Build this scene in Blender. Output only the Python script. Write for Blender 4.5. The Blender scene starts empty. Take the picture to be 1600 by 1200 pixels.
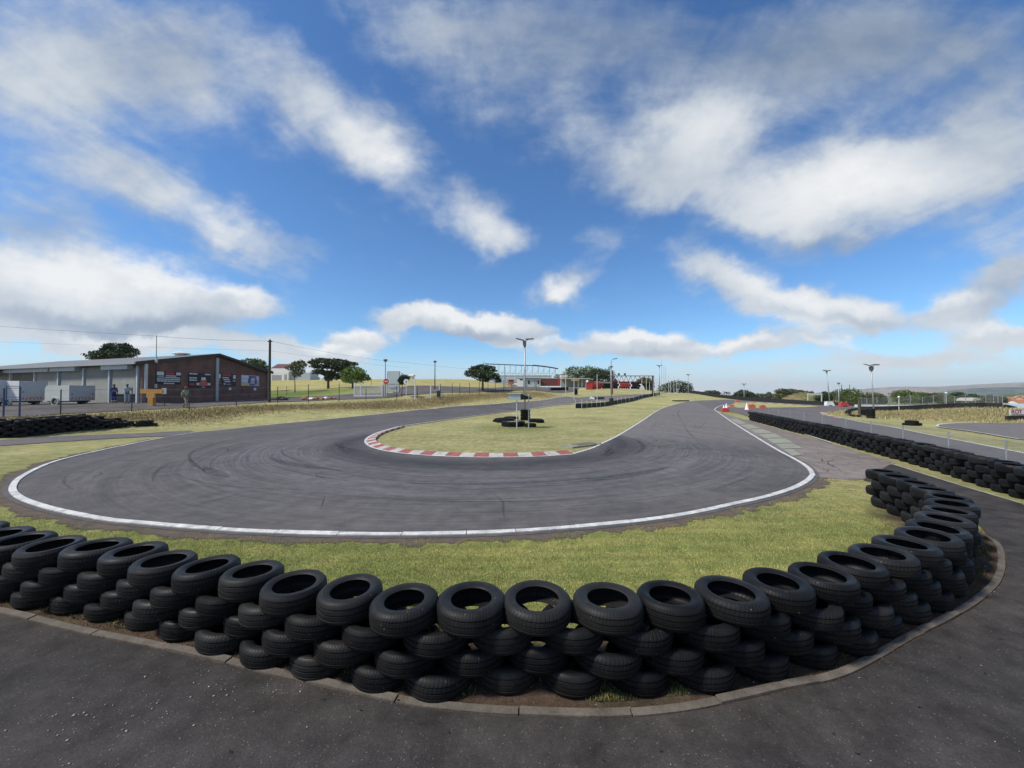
import bpy, math, random
import numpy as np
from mathutils import Vector, Matrix
from mathutils.geometry import delaunay_2d_cdt
random.seed(7); RNG = np.random.default_rng(7)
S = bpy.context.scene; COL = S.collection
R = math.radians
F = 601.0; H = 2.41; PITCH = math.atan(12/F)
CP_, SP_ = math.cos(PITCH), math.sin(PITCH)

# ---------------------------------------------------------------- survey: photo bearings -> metres
def at(px, py, d):
    u = (px-800)/F; v = (600-py)/F
    y = CP_-SP_*v; z = SP_+CP_*v
    return Vector((u/y*d, d, H+z/y*d))
ZERO = [(-15,-10),(0,-10),(15,-10),(-15,0),(0,0),(15,0),(-40,-20),(40,-20),(0,-40),(0,4),(-7,5),(7,5),(-13,9),(0,9),(9,10),(-11,14),(0,14),(8,15),
        (-5,19),(0,20),(6,20),(-10,18),(12,5),(-17,12),(-20,20),(-26,20),(-22,27),(-16,23),(-10,24),(0,28),(8,28),(1,33),(14,24),(17,33),(12,14),(14,10),
        (20,12),(28,16),(16,40),(24,40),(-40,14),(-60,0)]
SURV = [(0,656,23),(100,650,26.5),(200,645,29),(300,640,31),(421,631,40),(500,630,41),(580,627,43),(680,621,50),(740,616,57),(850,612,64),
        (500,657,29.8),(600,647,36),(680,639,44),(760,631.5,50),(680,659,30.8),(760,648,40),(830,639.5,48),
        (290,637.4,32.5),(222,630.3,35),(418,623.7,52),(0,628,43),(100,632,35),(440,623,52),(440,594,139),(515,607,77),(640,592.5,150),(640,602,75),(600,619,50),
        (720,605,75),(740,593.5,150),(830,604,118),(800,609,90),(900,617,74),(950,607.5,105),(1000,609,118),(900,637.5,50),(900,631,56),(900,621.5,66),
        (955,629,62),(1000,622,78),(1030,616.5,95),(1000,641,50),(1060,616,108),(1050,625,76),(1071,628.5,70),(1030,641,50),(1116,641,50),(1150,627,76),(1130,622,95),(1090,615.5,115),
        (1200,629,74),(1250,632,69),(1300,634,64),(1400,636.5,57),(1290,646,43),(1350,640,52),(1500,660,33),(1600,660,33),(1700,660,32),(1500,638,46),(1562,637.5,44),(1440,640,48),
        (1600,646,45),(1465,667,29),(1600,688,19.8),(1400,669,25.4),(1600,709,15),(1362,653,42)]
RAW = [(80,100,-6),(75,62,-2.5),(60,150,-6),(150,200,-12),(300,300,-18),(30,150,0),(45,130,-.5),(40,250,-8),(0,200,3),(60,160,-2),(80,250,-7),(-40,300,8),(100,400,-12),(-200,300,6),
       (-80,45,1.4),(-70,70,1.7),(-110,80,2.5),(-160,100,3),(-150,200,6),(0,600,0),(-400,450,2),(400,450,-22),(600,0,-10),(-600,0,2),(0,-600,-2),(100,20,-2),(70,30,-1)]
pts = [(x,y,0.) for x,y in ZERO]+[tuple(at(*s)) for s in SURV]+RAW
PX = np.array([p[0] for p in pts]); PY = np.array([p[1] for p in pts]); PZ = np.array([p[2] for p in pts])
SC = 100.0
def _phi(r2): return np.where(r2 > 1e-12, 0.5*r2*np.log(np.maximum(r2, 1e-12)), 0)
NPT = len(PX)
K_ = _phi(((PX[:,None]-PX[None])**2+(PY[:,None]-PY[None])**2)/SC**2)+np.eye(NPT)*2e-5
P_ = np.stack([np.ones(NPT), PX/SC, PY/SC], 1)
A_ = np.block([[K_, P_],[P_.T, np.zeros((3,3))]])
W_ = np.linalg.solve(A_, np.concatenate([PZ, np.zeros(3)]))
def zf(x, y):
    x = np.atleast_1d(np.asarray(x, float)); y = np.atleast_1d(np.asarray(y, float)); sh = x.shape
    x = x.ravel(); y = y.ravel(); out = np.empty(len(x))
    r = np.hypot(x, y); f = np.where(r > 450, 450/np.maximum(r, 1), 1.0); cx, cy = x*f, y*f
    for i in range(0, len(x), 20000):
        a, b = cx[i:i+20000], cy[i:i+20000]
        k = _phi(((a[:,None]-PX[None])**2+(b[:,None]-PY[None])**2)/SC**2)
        out[i:i+20000] = k@W_[:NPT]+W_[NPT]+W_[NPT+1]*a/SC+W_[NPT+2]*b/SC
    t = np.clip((r-450)/2200, 0, 1)
    return (out*(1-t)+(-30)*t).reshape(sh)
def z1(x, y): return float(zf(x, y)[0])
DS = np.geomspace(1.2, 220, 700)
def G(px, py):
    """where the line of sight through a photo pixel meets the terrain (survey of the ground plan)"""
    u = (px-800)/F; v = (600-py)/F; y = CP_-SP_*v; z = SP_+CP_*v
    xs = u/y*DS; zs = H+z/y*DS; df = zs-zf(xs, DS)
    k = np.where(df < 0)[0]
    if len(k) == 0: k = [int(np.argmin(df))]
    k = max(1, int(k[0])); a, b = df[k-1], df[k]
    t = a/(a-b) if a > 0 > b else 1.0
    d = DS[k-1]+(DS[k]-DS[k-1])*t
    return Vector((u/y*d, d, z1(u/y*d, d)))
def g2(lst): return [tuple(G(*p)[:2]) for p in lst]
def GD(px, d):
    x = (px-800)/F*d
    return Vector((x, d, z1(x, d)))

# ---------------------------------------------------------------- node helpers
def mathn(nt, op, a, b=None, c=None):
    n = nt.nodes.new('ShaderNodeMath'); n.operation = op
    for i, v in enumerate((a, b, c)):
        if v is None: continue
        if isinstance(v, (int, float)): n.inputs[i].default_value = v
        else: nt.links.new(v, n.inputs[i])
    return n.outputs[0]
def noise(nt, vec, scale, detail=4, rough=.55, dist=0):
    n = nt.nodes.new('ShaderNodeTexNoise'); n.inputs['Scale'].default_value = scale; n.inputs['Detail'].default_value = detail
    n.inputs['Roughness'].default_value = rough; n.inputs['Distortion'].default_value = dist
    if vec is not None: nt.links.new(vec, n.inputs['Vector'])
    return n
def mapping(nt, vec, scale=(1,1,1), rot=(0,0,0), loc=(0,0,0), typ='POINT'):
    n = nt.nodes.new('ShaderNodeMapping'); n.vector_type = typ
    n.inputs['Scale'].default_value = scale; n.inputs['Rotation'].default_value = rot; n.inputs['Location'].default_value = loc
    nt.links.new(vec, n.inputs['Vector']); return n.outputs[0]
def ramp(nt, fac, stops):
    n = nt.nodes.new('ShaderNodeValToRGB'); e = n.color_ramp.elements
    while len(e) < len(stops): e.new(.5)
    for i, (p, c) in enumerate(stops):
        e[i].position = p; e[i].color = (c, c, c, 1) if isinstance(c, (int, float)) else (*c, 1)
    nt.links.new(fac, n.inputs[0]); return n.outputs[0]
def mixc(nt, fac, a, b, mode='MIX'):
    n = nt.nodes.new('ShaderNodeMix'); n.data_type = 'RGBA'; n.blend_type = mode; n.clamp_factor = True; n.clamp_result = False
    for k, v in ((0, fac), (6, a), (7, b)):
        if isinstance(v, (int, float)): n.inputs[k].default_value = v
        elif isinstance(v, tuple): n.inputs[k].default_value = (*v[:3], 1)
        else: nt.links.new(v, n.inputs[k])
    return n.outputs[2]
def mrange(nt, v, a, b, c=0., d=1., smooth=False):
    n = nt.nodes.new('ShaderNodeMapRange'); n.interpolation_type = 'SMOOTHSTEP' if smooth else 'LINEAR'
    nt.links.new(v, n.inputs[0])
    for i, x in enumerate((a, b, c, d)): n.inputs[i+1].default_value = x
    return n.outputs[0]
def bump(nt, h, strength, dist, bsdf):
    n = nt.nodes.new('ShaderNodeBump'); n.inputs['Strength'].default_value = strength; n.inputs['Distance'].default_value = dist
    nt.links.new(h, n.inputs['Height']); nt.links.new(n.outputs[0], bsdf.inputs['Normal'])
def newmat(name):
    m = bpy.data.materials.new(name); m.use_nodes = True; nt = m.node_tree; b = nt.nodes['Principled BSDF']
    return m, nt, b
def coords(nt, which='Object'): return nt.nodes.new('ShaderNodeTexCoord').outputs[which]
MATS = {}
def mat(name, col, rough=.6, metal=0., var=.18, scale=3., bmp=0., spec=.4):
    """plain painted / raw material with uneven colour and roughness"""
    if name in MATS: return MATS[name]
    m, nt, b = newmat(name); co = coords(nt)
    n1 = noise(nt, co, scale, 6, .65); n2 = noise(nt, co, scale*9, 4)
    f = mathn(nt, 'ADD', mathn(nt, 'MULTIPLY', n1.outputs[0], .7), mathn(nt, 'MULTIPLY', n2.outputs[0], .3))
    v = mrange(nt, f, .3, .7, 1-var, 1+var)
    vm = nt.nodes.new('ShaderNodeVectorMath'); vm.operation = 'SCALE'; vm.inputs[0].default_value = col; nt.links.new(v, vm.inputs['Scale'])
    nt.links.new(vm.outputs[0], b.inputs['Base Color'])
    nt.links.new(mrange(nt, n1.outputs[0], .3, .7, max(.05, rough-.12), min(1, rough+.12)), b.inputs['Roughness'])
    b.inputs['Metallic'].default_value = metal; b.inputs['Specular IOR Level'].default_value = spec
    if bmp: bump(nt, n2.outputs[0], bmp, .01, b)
    MATS[name] = m; return m

# ---------------------------------------------------------------- mesh builder
class MB:
    def __init__(s): s.v = []; s.f = []; s.m = []; s.cm = 0
    def add(s, vs, fs):
        o = len(s.v); s.v += [tuple(v) for v in vs]
        for f in fs: s.f.append(tuple(i+o for i in f)); s.m.append(s.cm)
        return s
    def box(s, c, size, rz=0., M=None, taper=1.0):
        hx, hy, hz = size[0]/2, size[1]/2, size[2]/2
        vs = [Vector((x*hx*(taper if z > 0 else 1), y*hy*(taper if z > 0 else 1), z*hz)) for z in (-1,1) for x, y in ((-1,-1),(1,-1),(1,1),(-1,1))]
        T = M if M is not None else Matrix.Rotation(rz, 4, 'Z')
        return s.add([T@v+Vector(c) for v in vs], [(3,2,1,0),(4,5,6,7),(0,1,5,4),(1,2,6,5),(2,3,7,6),(3,0,4,7)])
    def cyl(s, p0, p1, r0, r1=None, n=8, cap=True):
        r1 = r0 if r1 is None else r1; p0, p1 = Vector(p0), Vector(p1); ax = (p1-p0).normalized()
        a = ax.orthogonal().normalized(); b = ax.cross(a)
        vs = [p+(a*math.cos(2*math.pi*i/n)+b*math.sin(2*math.pi*i/n))*r for p, r in ((p0,r0),(p1,r1)) for i in range(n)]
        fs = [(i, (i+1)%n, n+(i+1)%n, n+i) for i in range(n)]
        if cap: fs += [tuple(range(n-1,-1,-1)), tuple(range(n, 2*n))]
        return s.add(vs, fs)
    def tube(s, path, r, n=6):
        path = [Vector(p) for p in path]; rr = r if isinstance(r, (list, tuple)) else [r]*len(path); vs = []; a = None
        for i, p in enumerate(path):
            t = (path[min(i+1, len(path)-1)]-path[max(i-1, 0)]).normalized()
            a = t.orthogonal().normalized() if a is None else (a-t*a.dot(t)).normalized()
            b = t.cross(a)
            vs += [p+(a*math.cos(2*math.pi*k/n)+b*math.sin(2*math.pi*k/n))*rr[i] for k in range(n)]
        fs = [(i*n+k, i*n+(k+1)%n, (i+1)*n+(k+1)%n, (i+1)*n+k) for i in range(len(path)-1) for k in range(n)]
        fs += [tuple(range(n-1,-1,-1)), tuple(range((len(path)-1)*n, len(path)*n))]
        return s.add(vs, fs)
    def prism(s, poly, off):
        """poly: 3-D outline, off: thickness vector"""
        n = len(poly); off = Vector(off); vs = [Vector(p) for p in poly]+[Vector(p)+off for p in poly]
        return s.add(vs, [tuple(range(n-1,-1,-1)), tuple(range(n, 2*n))]+[(i, (i+1)%n, n+(i+1)%n, n+i) for i in range(n)])
    def lathe(s, prof, n=24, c=(0,0,0), M=None, closed=False):
        k = len(prof); vs = []; c = Vector(c)
        for i in range(n):
            a = 2*math.pi*i/n
            for r, z in prof:
                v = Vector((r*math.cos(a), r*math.sin(a), z)); vs.append((M@v if M is not None else v)+c)
        kk = k if closed else k-1
        return s.add(vs, [(i*k+j, ((i+1)%n)*k+j, ((i+1)%n)*k+(j+1)%k, i*k+(j+1)%k) for i in range(n) for j in range(kk)])
    def sphere(s, c, r, n=10, sz=(1,1,1)):
        prof = [(max(1e-4, r*math.sin(math.pi*j/(n//2+2))), -r*math.cos(math.pi*j/(n//2+2))) for j in range(n//2+3)]
        return s.lathe(prof, n, c, Matrix.Diagonal((*sz, 1)))
    def mesh(s, name, mats, origin=(0,0,0), smooth=False):
        o = Vector(origin); me = bpy.data.meshes.new(name)
        me.from_pydata([tuple(Vector(v)-o) for v in s.v], [], s.f)
        for m in (mats if isinstance(mats, (list, tuple)) else [mats]): me.materials.append(m)
        me.polygons.foreach_set('material_index', s.m)
        if smooth: me.polygons.foreach_set('use_smooth', [True]*len(s.f))
        me.update(); return me
    def build(s, name, mats, parent=None, origin=None, smooth=False):
        """parent: verts are given in world metres when the parent is an unrotated Empty (origin None), else local"""
        if origin is None: origin = parent.location if parent is not None and not parent.get('local') else (0,0,0)
        me = s.mesh(name, mats, origin, smooth); o = bpy.data.objects.new(name, me); COL.objects.link(o)
        if parent is not None: o.parent = parent
        else: o.location = origin
        return o
def tag(o, label=None, cat=None, group=None, kind=None):
    if label: o['label'] = label
    if cat: o['category'] = cat
    if group: o['group'] = group
    if kind: o['kind'] = kind
    return o
def thing(name, loc, label, cat, group=None, rz=0., local=False):
    o = bpy.data.objects.new(name, None); COL.objects.link(o); o.location = loc; o.rotation_euler = (0,0,rz); o.empty_display_size = .2
    tag(o, label, cat, group)
    if local: o['local'] = 1
    return o
def dup(root, loc, rz=0., label=None, group=None, scale=None):
    r = root.copy(); COL.objects.link(r); r.location = loc; r.rotation_euler = (0,0,rz)
    if scale: r.scale = scale
    if label: r['label'] = label
    if group: r['group'] = group
    for ch in list(root.children):
        c = ch.copy(); COL.objects.link(c); c.parent = r
        for g in list(ch.children):
            d = g.copy(); COL.objects.link(d); d.parent = c
    return r
ORD = 'first second third fourth fifth sixth seventh eighth ninth tenth eleventh twelfth thirteenth fourteenth fifteenth sixteenth seventeenth eighteenth nineteenth twentieth'.split()
TENS = {2:('twenty','twentieth'),3:('thirty','thirtieth'),4:('forty','fortieth'),5:('fifty','fiftieth'),6:('sixty','sixtieth')}
def ordn(i):
    if i <= 20: return ORD[i-1]
    t, u = divmod(i, 10); return TENS[t][1] if u == 0 else TENS[t][0]+'-'+ORD[u-1]

# ---------------------------------------------------------------- path helpers
def catmull(p, closed=False, sub=10):
    p = [np.array(q, float) for q in p]; out = []; n = len(p)
    for i in range(n-1):
        a, b, c, d = p[max(i-1,0)], p[i], p[i+1], p[min(i+2,n-1)]
        for k in range(sub):
            t = k/sub; out.append(.5*((2*b)+(-a+c)*t+(2*a-5*b+4*c-d)*t*t+(-a+3*b-3*c+d)*t**3))
    out.append(p[-1]); return np.array(out)
def resample(p, step, start=0., scale=None):
    p = np.asarray(p, float); seg = np.hypot(*(np.diff(p[:,:2], axis=0).T)); s = np.concatenate([[0], np.cumsum(seg)])
    q = np.arange(start, s[-1], step)
    return np.stack([np.interp(q, s, p[:,i]) for i in range(p.shape[1])], 1)
def normals(p):
    t = np.gradient(p[:,:2], axis=0); t /= np.maximum(1e-9, np.hypot(t[:,0], t[:,1]))[:,None]
    return np.stack([-t[:,1], t[:,0]], 1)
def lift(x, y, lvl): return zf(x, y)+.006*lvl+.00045*lvl*np.hypot(x, y)
def ribbon(mb, path, a, b, lvl, taper=False, za=0., zb=0.):
    path = np.asarray(path); n = normals(path); k = len(path)
    w = np.sin(np.linspace(.05, math.pi-.05, k))[:,None] if taper else 1.0
    L = path[:,:2]+n*a*w; Rr = path[:,:2]+n*b*w
    zl = lift(L[:,0], L[:,1], lvl)+za; zr = lift(Rr[:,0], Rr[:,1], lvl)+zb
    vs = [(L[i,0], L[i,1], zl[i]) for i in range(k)]+[(Rr[i,0], Rr[i,1], zr[i]) for i in range(k)]
    up = a < b
    return mb.add(vs, [((i, k+i, k+i+1, i+1) if not up else (i, i+1, k+i+1, k+i))[::-1] for i in range(k-1)])
def pip(px, py, poly):
    poly = np.asarray(poly); c = np.zeros(px.shape, bool); j = len(poly)-1
    for i in range(len(poly)):
        xi, yi = poly[i]; xj, yj = poly[j]
        m = ((yi > py) != (yj > py)) & (px < (xj-xi)*(py-yi)/(yj-yi+1e-12)+xi); c ^= m; j = i
    return c
def sheet(name, poly, lvl, m, step=1.0, dens=.6):
    """ground covering: triangulated sheet that follows the terrain"""
    poly = np.asarray(poly, float)[:,:2]; cl = np.vstack([poly, poly[:1]])
    bd = resample(cl, dens); x0, y0 = bd.min(0); x1, y1 = bd.max(0)
    gx, gy = np.meshgrid(np.arange(x0+step/2, x1, step), np.arange(y0+step/2, y1, step)); gx = gx.ravel(); gy = gy.ravel()
    k = pip(gx, gy, bd); gx, gy = gx[k], gy[k]
    n = len(bd); vs = [Vector(p) for p in bd]+[Vector((a, b)) for a, b in zip(gx, gy)]
    v, e, f, *_ = delaunay_2d_cdt(vs, [], [list(range(n))], 1, 1e-5)
    xs = np.array([q.x for q in v]); ys = np.array([q.y for q in v]); zz = lift(xs, ys, lvl)
    mb = MB(); fs = []
    for t in f:
        a, b, c = (v[i] for i in t[:3])
        fs.append(tuple(t) if (b-a).cross(c-a) > 0 else tuple(t)[::-1])
    mb.add([(xs[i], ys[i], zz[i]) for i in range(len(v))], fs)
    return tag(mb.build(name, m, smooth=True), kind='structure')

# ================================================================ CAMERA, SUN, SKY
cam = bpy.data.cameras.new('camera'); co_ = bpy.data.objects.new('camera', cam); COL.objects.link(co_)
cam.sensor_width = 36; cam.lens = 36*F/1600; cam.clip_start = .05; cam.clip_end = 12000
co_.location = (0,0,H); co_.rotation_euler = (math.pi/2+PITCH, 0, 0); S.camera = co_
S.view_settings.view_transform = 'Standard'; S.view_settings.look = 'None'; S.view_settings.exposure = 0; S.view_settings.gamma = 1
SUN_EL, SUN_AZ = R(50), R(-112)          # azimuth from +Y towards +X: the sun stands to the left
sl = bpy.data.lights.new('sun', 'SUN'); sl.energy = 4.3; sl.angle = R(8); sl.color = (1, .94, .85)
so = bpy.data.objects.new('sun', sl); COL.objects.link(so); so.location = (-30, 20, 60)
sd = Vector((math.sin(SUN_AZ)*math.cos(SUN_EL), math.cos(SUN_AZ)*math.cos(SUN_EL), math.sin(SUN_EL)))
so.rotation_euler = sd.to_track_quat('Z', 'Y').to_euler()

w = bpy.data.worlds.new('World'); S.world = w; w.use_nodes = True; nt = w.node_tree; bg = nt.nodes['Background']
BGS = .1; bg.inputs['Strength'].default_value = BGS
sky = nt.nodes.new('ShaderNodeTexSky'); sky.sky_type = 'NISHITA'; sky.sun_disc = False
sky.sun_elevation = SUN_EL; sky.sun_rotation = SUN_AZ; sky.altitude = 600; sky.air_density = 1.0; sky.dust_density = .6; sky.ozone_density = 2.0
tc = coords(nt, 'Generated')
sp = nt.nodes.new('ShaderNodeSeparateXYZ'); nt.links.new(tc, sp.inputs[0]); dx, dy, dz = sp.outputs
# direction coordinates: (gx, gz) about the +Y axis, and a flat cloud deck (px, py)
dyc = mathn(nt, 'MAXIMUM', mathn(nt, 'ABSOLUTE', dy), .12)
gx = mathn(nt, 'DIVIDE', dx, dyc); gz = mathn(nt, 'DIVIDE', dz, dyc)
def comb(x, y, z=0.):
    n = nt.nodes.new('ShaderNodeCombineXYZ')
    for i, v in enumerate((x, y, z)):
        if isinstance(v, (int, float)): n.inputs[i].default_value = v
        else: nt.links.new(v, n.inputs[i])
    return n.outputs[0]
g = comb(gx, gz, mathn(nt, 'MULTIPLY', mathn(nt, 'LESS_THAN', dy, 0), 7.0))
dzc = mathn(nt, 'ADD', mathn(nt, 'MAXIMUM', dz, 0), .10)
deck = comb(mathn(nt, 'DIVIDE', dx, dzc), mathn(nt, 'DIVIDE', dy, dzc))
wn = noise(nt, g, 2.6, 5, .6); wn2 = noise(nt, g, 11, 4, .6)
def vadd(a, b):
    n = nt.nodes.new('ShaderNodeVectorMath'); n.operation = 'ADD'; nt.links.new(a, n.inputs[0]); nt.links.new(b, n.inputs[1]); return n.outputs[0]
def vscale(a, k, off=(0,0,0)):
    n = nt.nodes.new('ShaderNodeVectorMath'); n.operation = 'MULTIPLY_ADD'; nt.links.new(a, n.inputs[0]); n.inputs[1].default_value = (k,k,0); n.inputs[2].default_value = off; return n.outputs[0]
gw = vadd(vadd(g, vscale(wn.outputs['Color'], .17, (-.085,-.085,0))), vscale(wn2.outputs['Color'], .06, (-.03,-.03,0)))
def blobs(lst, src):
    acc = None
    for (px, py, rx, ry, rot, amp) in lst:
        s_ = src
        if acc is not None:      # chained so that the shader evaluates one cloud after the other
            q = nt.nodes.new('ShaderNodeVectorMath'); q.operation = 'MULTIPLY_ADD'; nt.links.new(acc, q.inputs[0]); q.inputs[1].default_value = (1e-6,)*3; nt.links.new(src, q.inputs[2]); s_ = q.outputs[0]
        m = mapping(nt, s_, (rx/F, ry/F, 1), (0,0,R(rot)), ((px-800)/F, (612-py)/F, 0), 'TEXTURE')
        l = nt.nodes.new('ShaderNodeVectorMath'); l.operation = 'LENGTH'; nt.links.new(m, l.inputs[0])
        o = mrange(nt, l.outputs['Value'], 0, 1, amp, 0, True)
        acc = o if acc is None else mathn(nt, 'ADD', acc, o)
    return acc
CLOUD = [(110,80,390,230,-8,1.3),(300,90,120,190,25,.35),(-60,130,240,110,0,.5),
 (440,110,150,95,-48,.55),(515,175,195,122,-42,.92),(590,235,125,105,-28,.88),
 (170,265,180,75,-25,.6),(290,330,220,90,-28,.95),(410,378,150,58,-15,.75),(60,320,240,110,-15,.75),(480,378,80,42,-10,.35),
 (40,430,300,105,-6,1.15),(250,460,240,75,-9,1.15),(395,468,100,40,-8,.75),(120,500,340,50,0,.9),
 (640,20,180,110,-40,.6),(760,50,230,150,0,.75),(830,150,130,150,60,.5),(720,160,130,110,-60,.42),(940,30,290,140,0,.9),(900,190,90,150,0,.4),
 (728,335,135,84,-20,.95),(785,378,95,52,-10,.8),(720,285,40,80,10,.4),
 (1060,240,210,140,25,.95),(1110,180,290,140,15,.75),(1280,290,300,120,12,1.2),(1170,325,170,75,-10,.6),(1420,265,320,150,15,.95),(1570,300,230,160,10,.75),
 (1200,70,370,130,10,.7),(1450,70,360,170,0,.95),(1600,180,220,180,0,.6),(1320,375,180,50,10,.55),(1000,290,110,70,10,.5),
 (868,450,72,34,8,1.0),(905,425,90,30,10,.55),(945,378,55,34,0,.5),(985,440,60,22,-20,.3),
 (720,502,175,38,-6,1.35),(640,492,80,28,0,.6),(560,526,90,34,0,.9),(520,560,130,38,0,.75),(800,515,100,34,0,.8),(880,545,100,26,0,.8),
 (1000,530,130,38,-3,1.25),(1060,548,110,26,0,.7),(1170,540,90,22,0,.9),(1100,415,100,55,-40,.8),(1180,460,150,62,-18,1.05),(1320,480,170,54,-4,1.1),(1250,528,170,22,0,.6),
 (1510,480,130,42,0,.9),(1585,430,110,60,20,.9),(1580,520,170,32,0,.8),(1420,552,240,24,0,.6),(200,530,280,32,0,.8),(420,545,140,34,0,.6),
 (800,612,1600,26,0,.45),(1300,575,760,30,0,.25)]
LIT = [(100,420,260,65,-8,.5),(360,447,120,34,-14,.6),(250,425,140,40,-20,.45),(720,492,170,24,-6,.6),(1000,518,120,20,0,.55),(870,447,60,24,0,.5),(600,250,130,70,-20,.32),(540,190,140,60,-40,.28),
 (1290,290,260,90,10,.45),(1100,190,150,90,20,.32),(740,350,140,60,-25,.32),(330,345,150,50,-25,.36),(560,515,90,20,0,.45),(1190,450,150,46,-20,.42),(1320,470,150,28,0,.35),(1420,280,190,80,0,.2),(40,110,200,120,0,.12),(510,540,70,14,0,.4),(1250,505,140,18,0,.3),(1000,515,120,16,0,.2),(590,552,70,12,0,.35),(860,534,70,12,0,.35),(1130,540,70,12,0,.35),(1170,532,70,12,0,.35),(210,520,160,14,0,.35),(1500,465,110,18,0,.3),(1570,505,120,16,0,.3),(1330,530,110,12,0,.3),
 (200,500,380,30,-3,-.36),(740,524,160,16,0,-.25),(1000,550,130,14,0,-.2),(250,60,200,160,0,-.22),(1480,60,420,170,0,-.42),(1150,50,380,130,0,-.36),(850,50,320,130,0,-.25),(1310,390,170,40,0,-.3),
 (1320,500,190,20,0,-.2),(1590,460,130,60,0,-.2),(40,340,220,60,0,-.18)]
C = blobs(CLOUD, gw); L = blobs(LIT, gw)
nd = noise(nt, mapping(nt, deck, (1,1,1), (0,0,R(35))), 1.25, 8, .6, .4)
nd2 = noise(nt, mapping(nt, deck, (1,.5,1), (0,0,R(-30))), 3.6, 7, .58, .35)
ng = noise(nt, mapping(nt, g, (1,1.7,1)), 7.5, 9, .6, .15)
hi = mrange(nt, dz, .06, .34, 0, 1, True)          # wispy deck high up, puffs low down
def cen(v, k): return mathn(nt, 'MULTIPLY', mathn(nt, 'SUBTRACT', v, .5), k)
deckn = mathn(nt, 'MULTIPLY', mathn(nt, 'ADD', cen(nd.outputs[0], .75), cen(nd2.outputs[0], 1.5)), mathn(nt, 'ADD', mathn(nt, 'MULTIPLY', hi, .85), .15))
nmix = mathn(nt, 'ADD', deckn, cen(ng.outputs[0], 1.0))
back = mrange(nt, dy, -.1, .12, .6, 0)             # broken cloud behind as well
D = mathn(nt, 'ADD', mathn(nt, 'ADD', C, back), nmix)
soft = mathn(nt, 'ADD', mathn(nt, 'MULTIPLY', hi, .88), .55)
alpha = nt.nodes.new('ShaderNodeMapRange'); alpha.interpolation_type = 'SMOOTHSTEP'
nt.links.new(D, alpha.inputs[0]); alpha.inputs[1].default_value = .10; nt.links.new(soft, alpha.inputs[2]); alpha.inputs[3].default_value = 0; alpha.inputs[4].default_value = .96
shade = mathn(nt, 'ADD', mathn(nt, 'ADD', L, mathn(nt, 'MULTIPLY', nmix, .30)), mrange(nt, dz, .03, .24, .72, .48))
cc = ramp(nt, shade, [(0, (.24,.31,.42)), (.3, (.36,.43,.54)), (.6, (.61,.665,.725)), (1, (.90,.91,.915))])
def over(col):       # display radiance -> background units
    n = nt.nodes.new('ShaderNodeVectorMath'); n.operation = 'SCALE'; nt.links.new(col, n.inputs[0]); n.inputs['Scale'].default_value = 1/BGS; return n.outputs[0]
hs = nt.nodes.new('ShaderNodeHueSaturation'); hs.inputs['Saturation'].default_value = 1.12; hs.inputs['Value'].default_value = 1.0; nt.links.new(sky.outputs[0], hs.inputs['Color'])
tint = mixc(nt, 1.0, hs.outputs[0], (1.02,1.32,1.56), 'MULTIPLY')
hz = mrange(nt, dz, .0, .12, .78, 0, True)         # thin white haze near the horizon
skyh = mixc(nt, hz, tint, over(ramp(nt, dz, [(0, (.62,.70,.79)), (.2, (.44,.68,1.0))])))
nt.links.new(mixc(nt, alpha.outputs[0], skyh, over(cc)), bg.inputs['Color'])

# ================================================================ GROUND MATERIALS
def grass_mat():
    m, nt, b = newmat('grass_ground'); co = coords(nt)
    at_ = nt.nodes.new('ShaderNodeAttribute'); at_.attribute_name = 'gcol'
    n0 = noise(nt, co, .22, 4, .6); n1 = noise(nt, co, 1.6, 6, .7); n2 = noise(nt, co, 17, 5, .75); n3 = noise(nt, co, 85, 3, .8)
    stripe = noise(nt, mapping(nt, co, (.35,2.6,1), (0,0,R(-7))), 1.3, 5, .6)
    f = mathn(nt, 'ADD', mathn(nt, 'MULTIPLY', n1.outputs[0], .5), mathn(nt, 'MULTIPLY', stripe.outputs[0], .5))
    c = mixc(nt, mrange(nt, f, .42, .62, 0, .75, True), at_.outputs['Color'], mixc(nt, 1., at_.outputs['Color'], (1.55,1.30,1.45), 'MULTIPLY'))
    n4 = noise(nt, mapping(nt, co, (1,.55,1)), 4.2, 4, .7)
    v = mathn(nt, 'MULTIPLY', mathn(nt, 'MULTIPLY', mrange(nt, n4.outputs[0], .3, .7, .72, 1.28), mrange(nt, n2.outputs[0], .25, .75, .62, 1.36)), mathn(nt, 'MULTIPLY', mrange(nt, n3.outputs[0], .25, .75, .6, 1.4), mrange(nt, n0.outputs[0], .3, .7, .8, 1.2)))
    vm = nt.nodes.new('ShaderNodeVectorMath'); vm.operation = 'SCALE'; nt.links.new(c, vm.inputs[0]); nt.links.new(v, vm.inputs['Scale'])
    nt.links.new(vm.outputs[0], b.inputs['Base Color']); b.inputs['Roughness'].default_value = .95; b.inputs['Specular IOR Level'].default_value = .05
    bump(nt, mathn(nt, 'ADD', n2.outputs[0], mathn(nt, 'MULTIPLY', n3.outputs[0], .6)), .9, .06, b)
    return m
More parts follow.
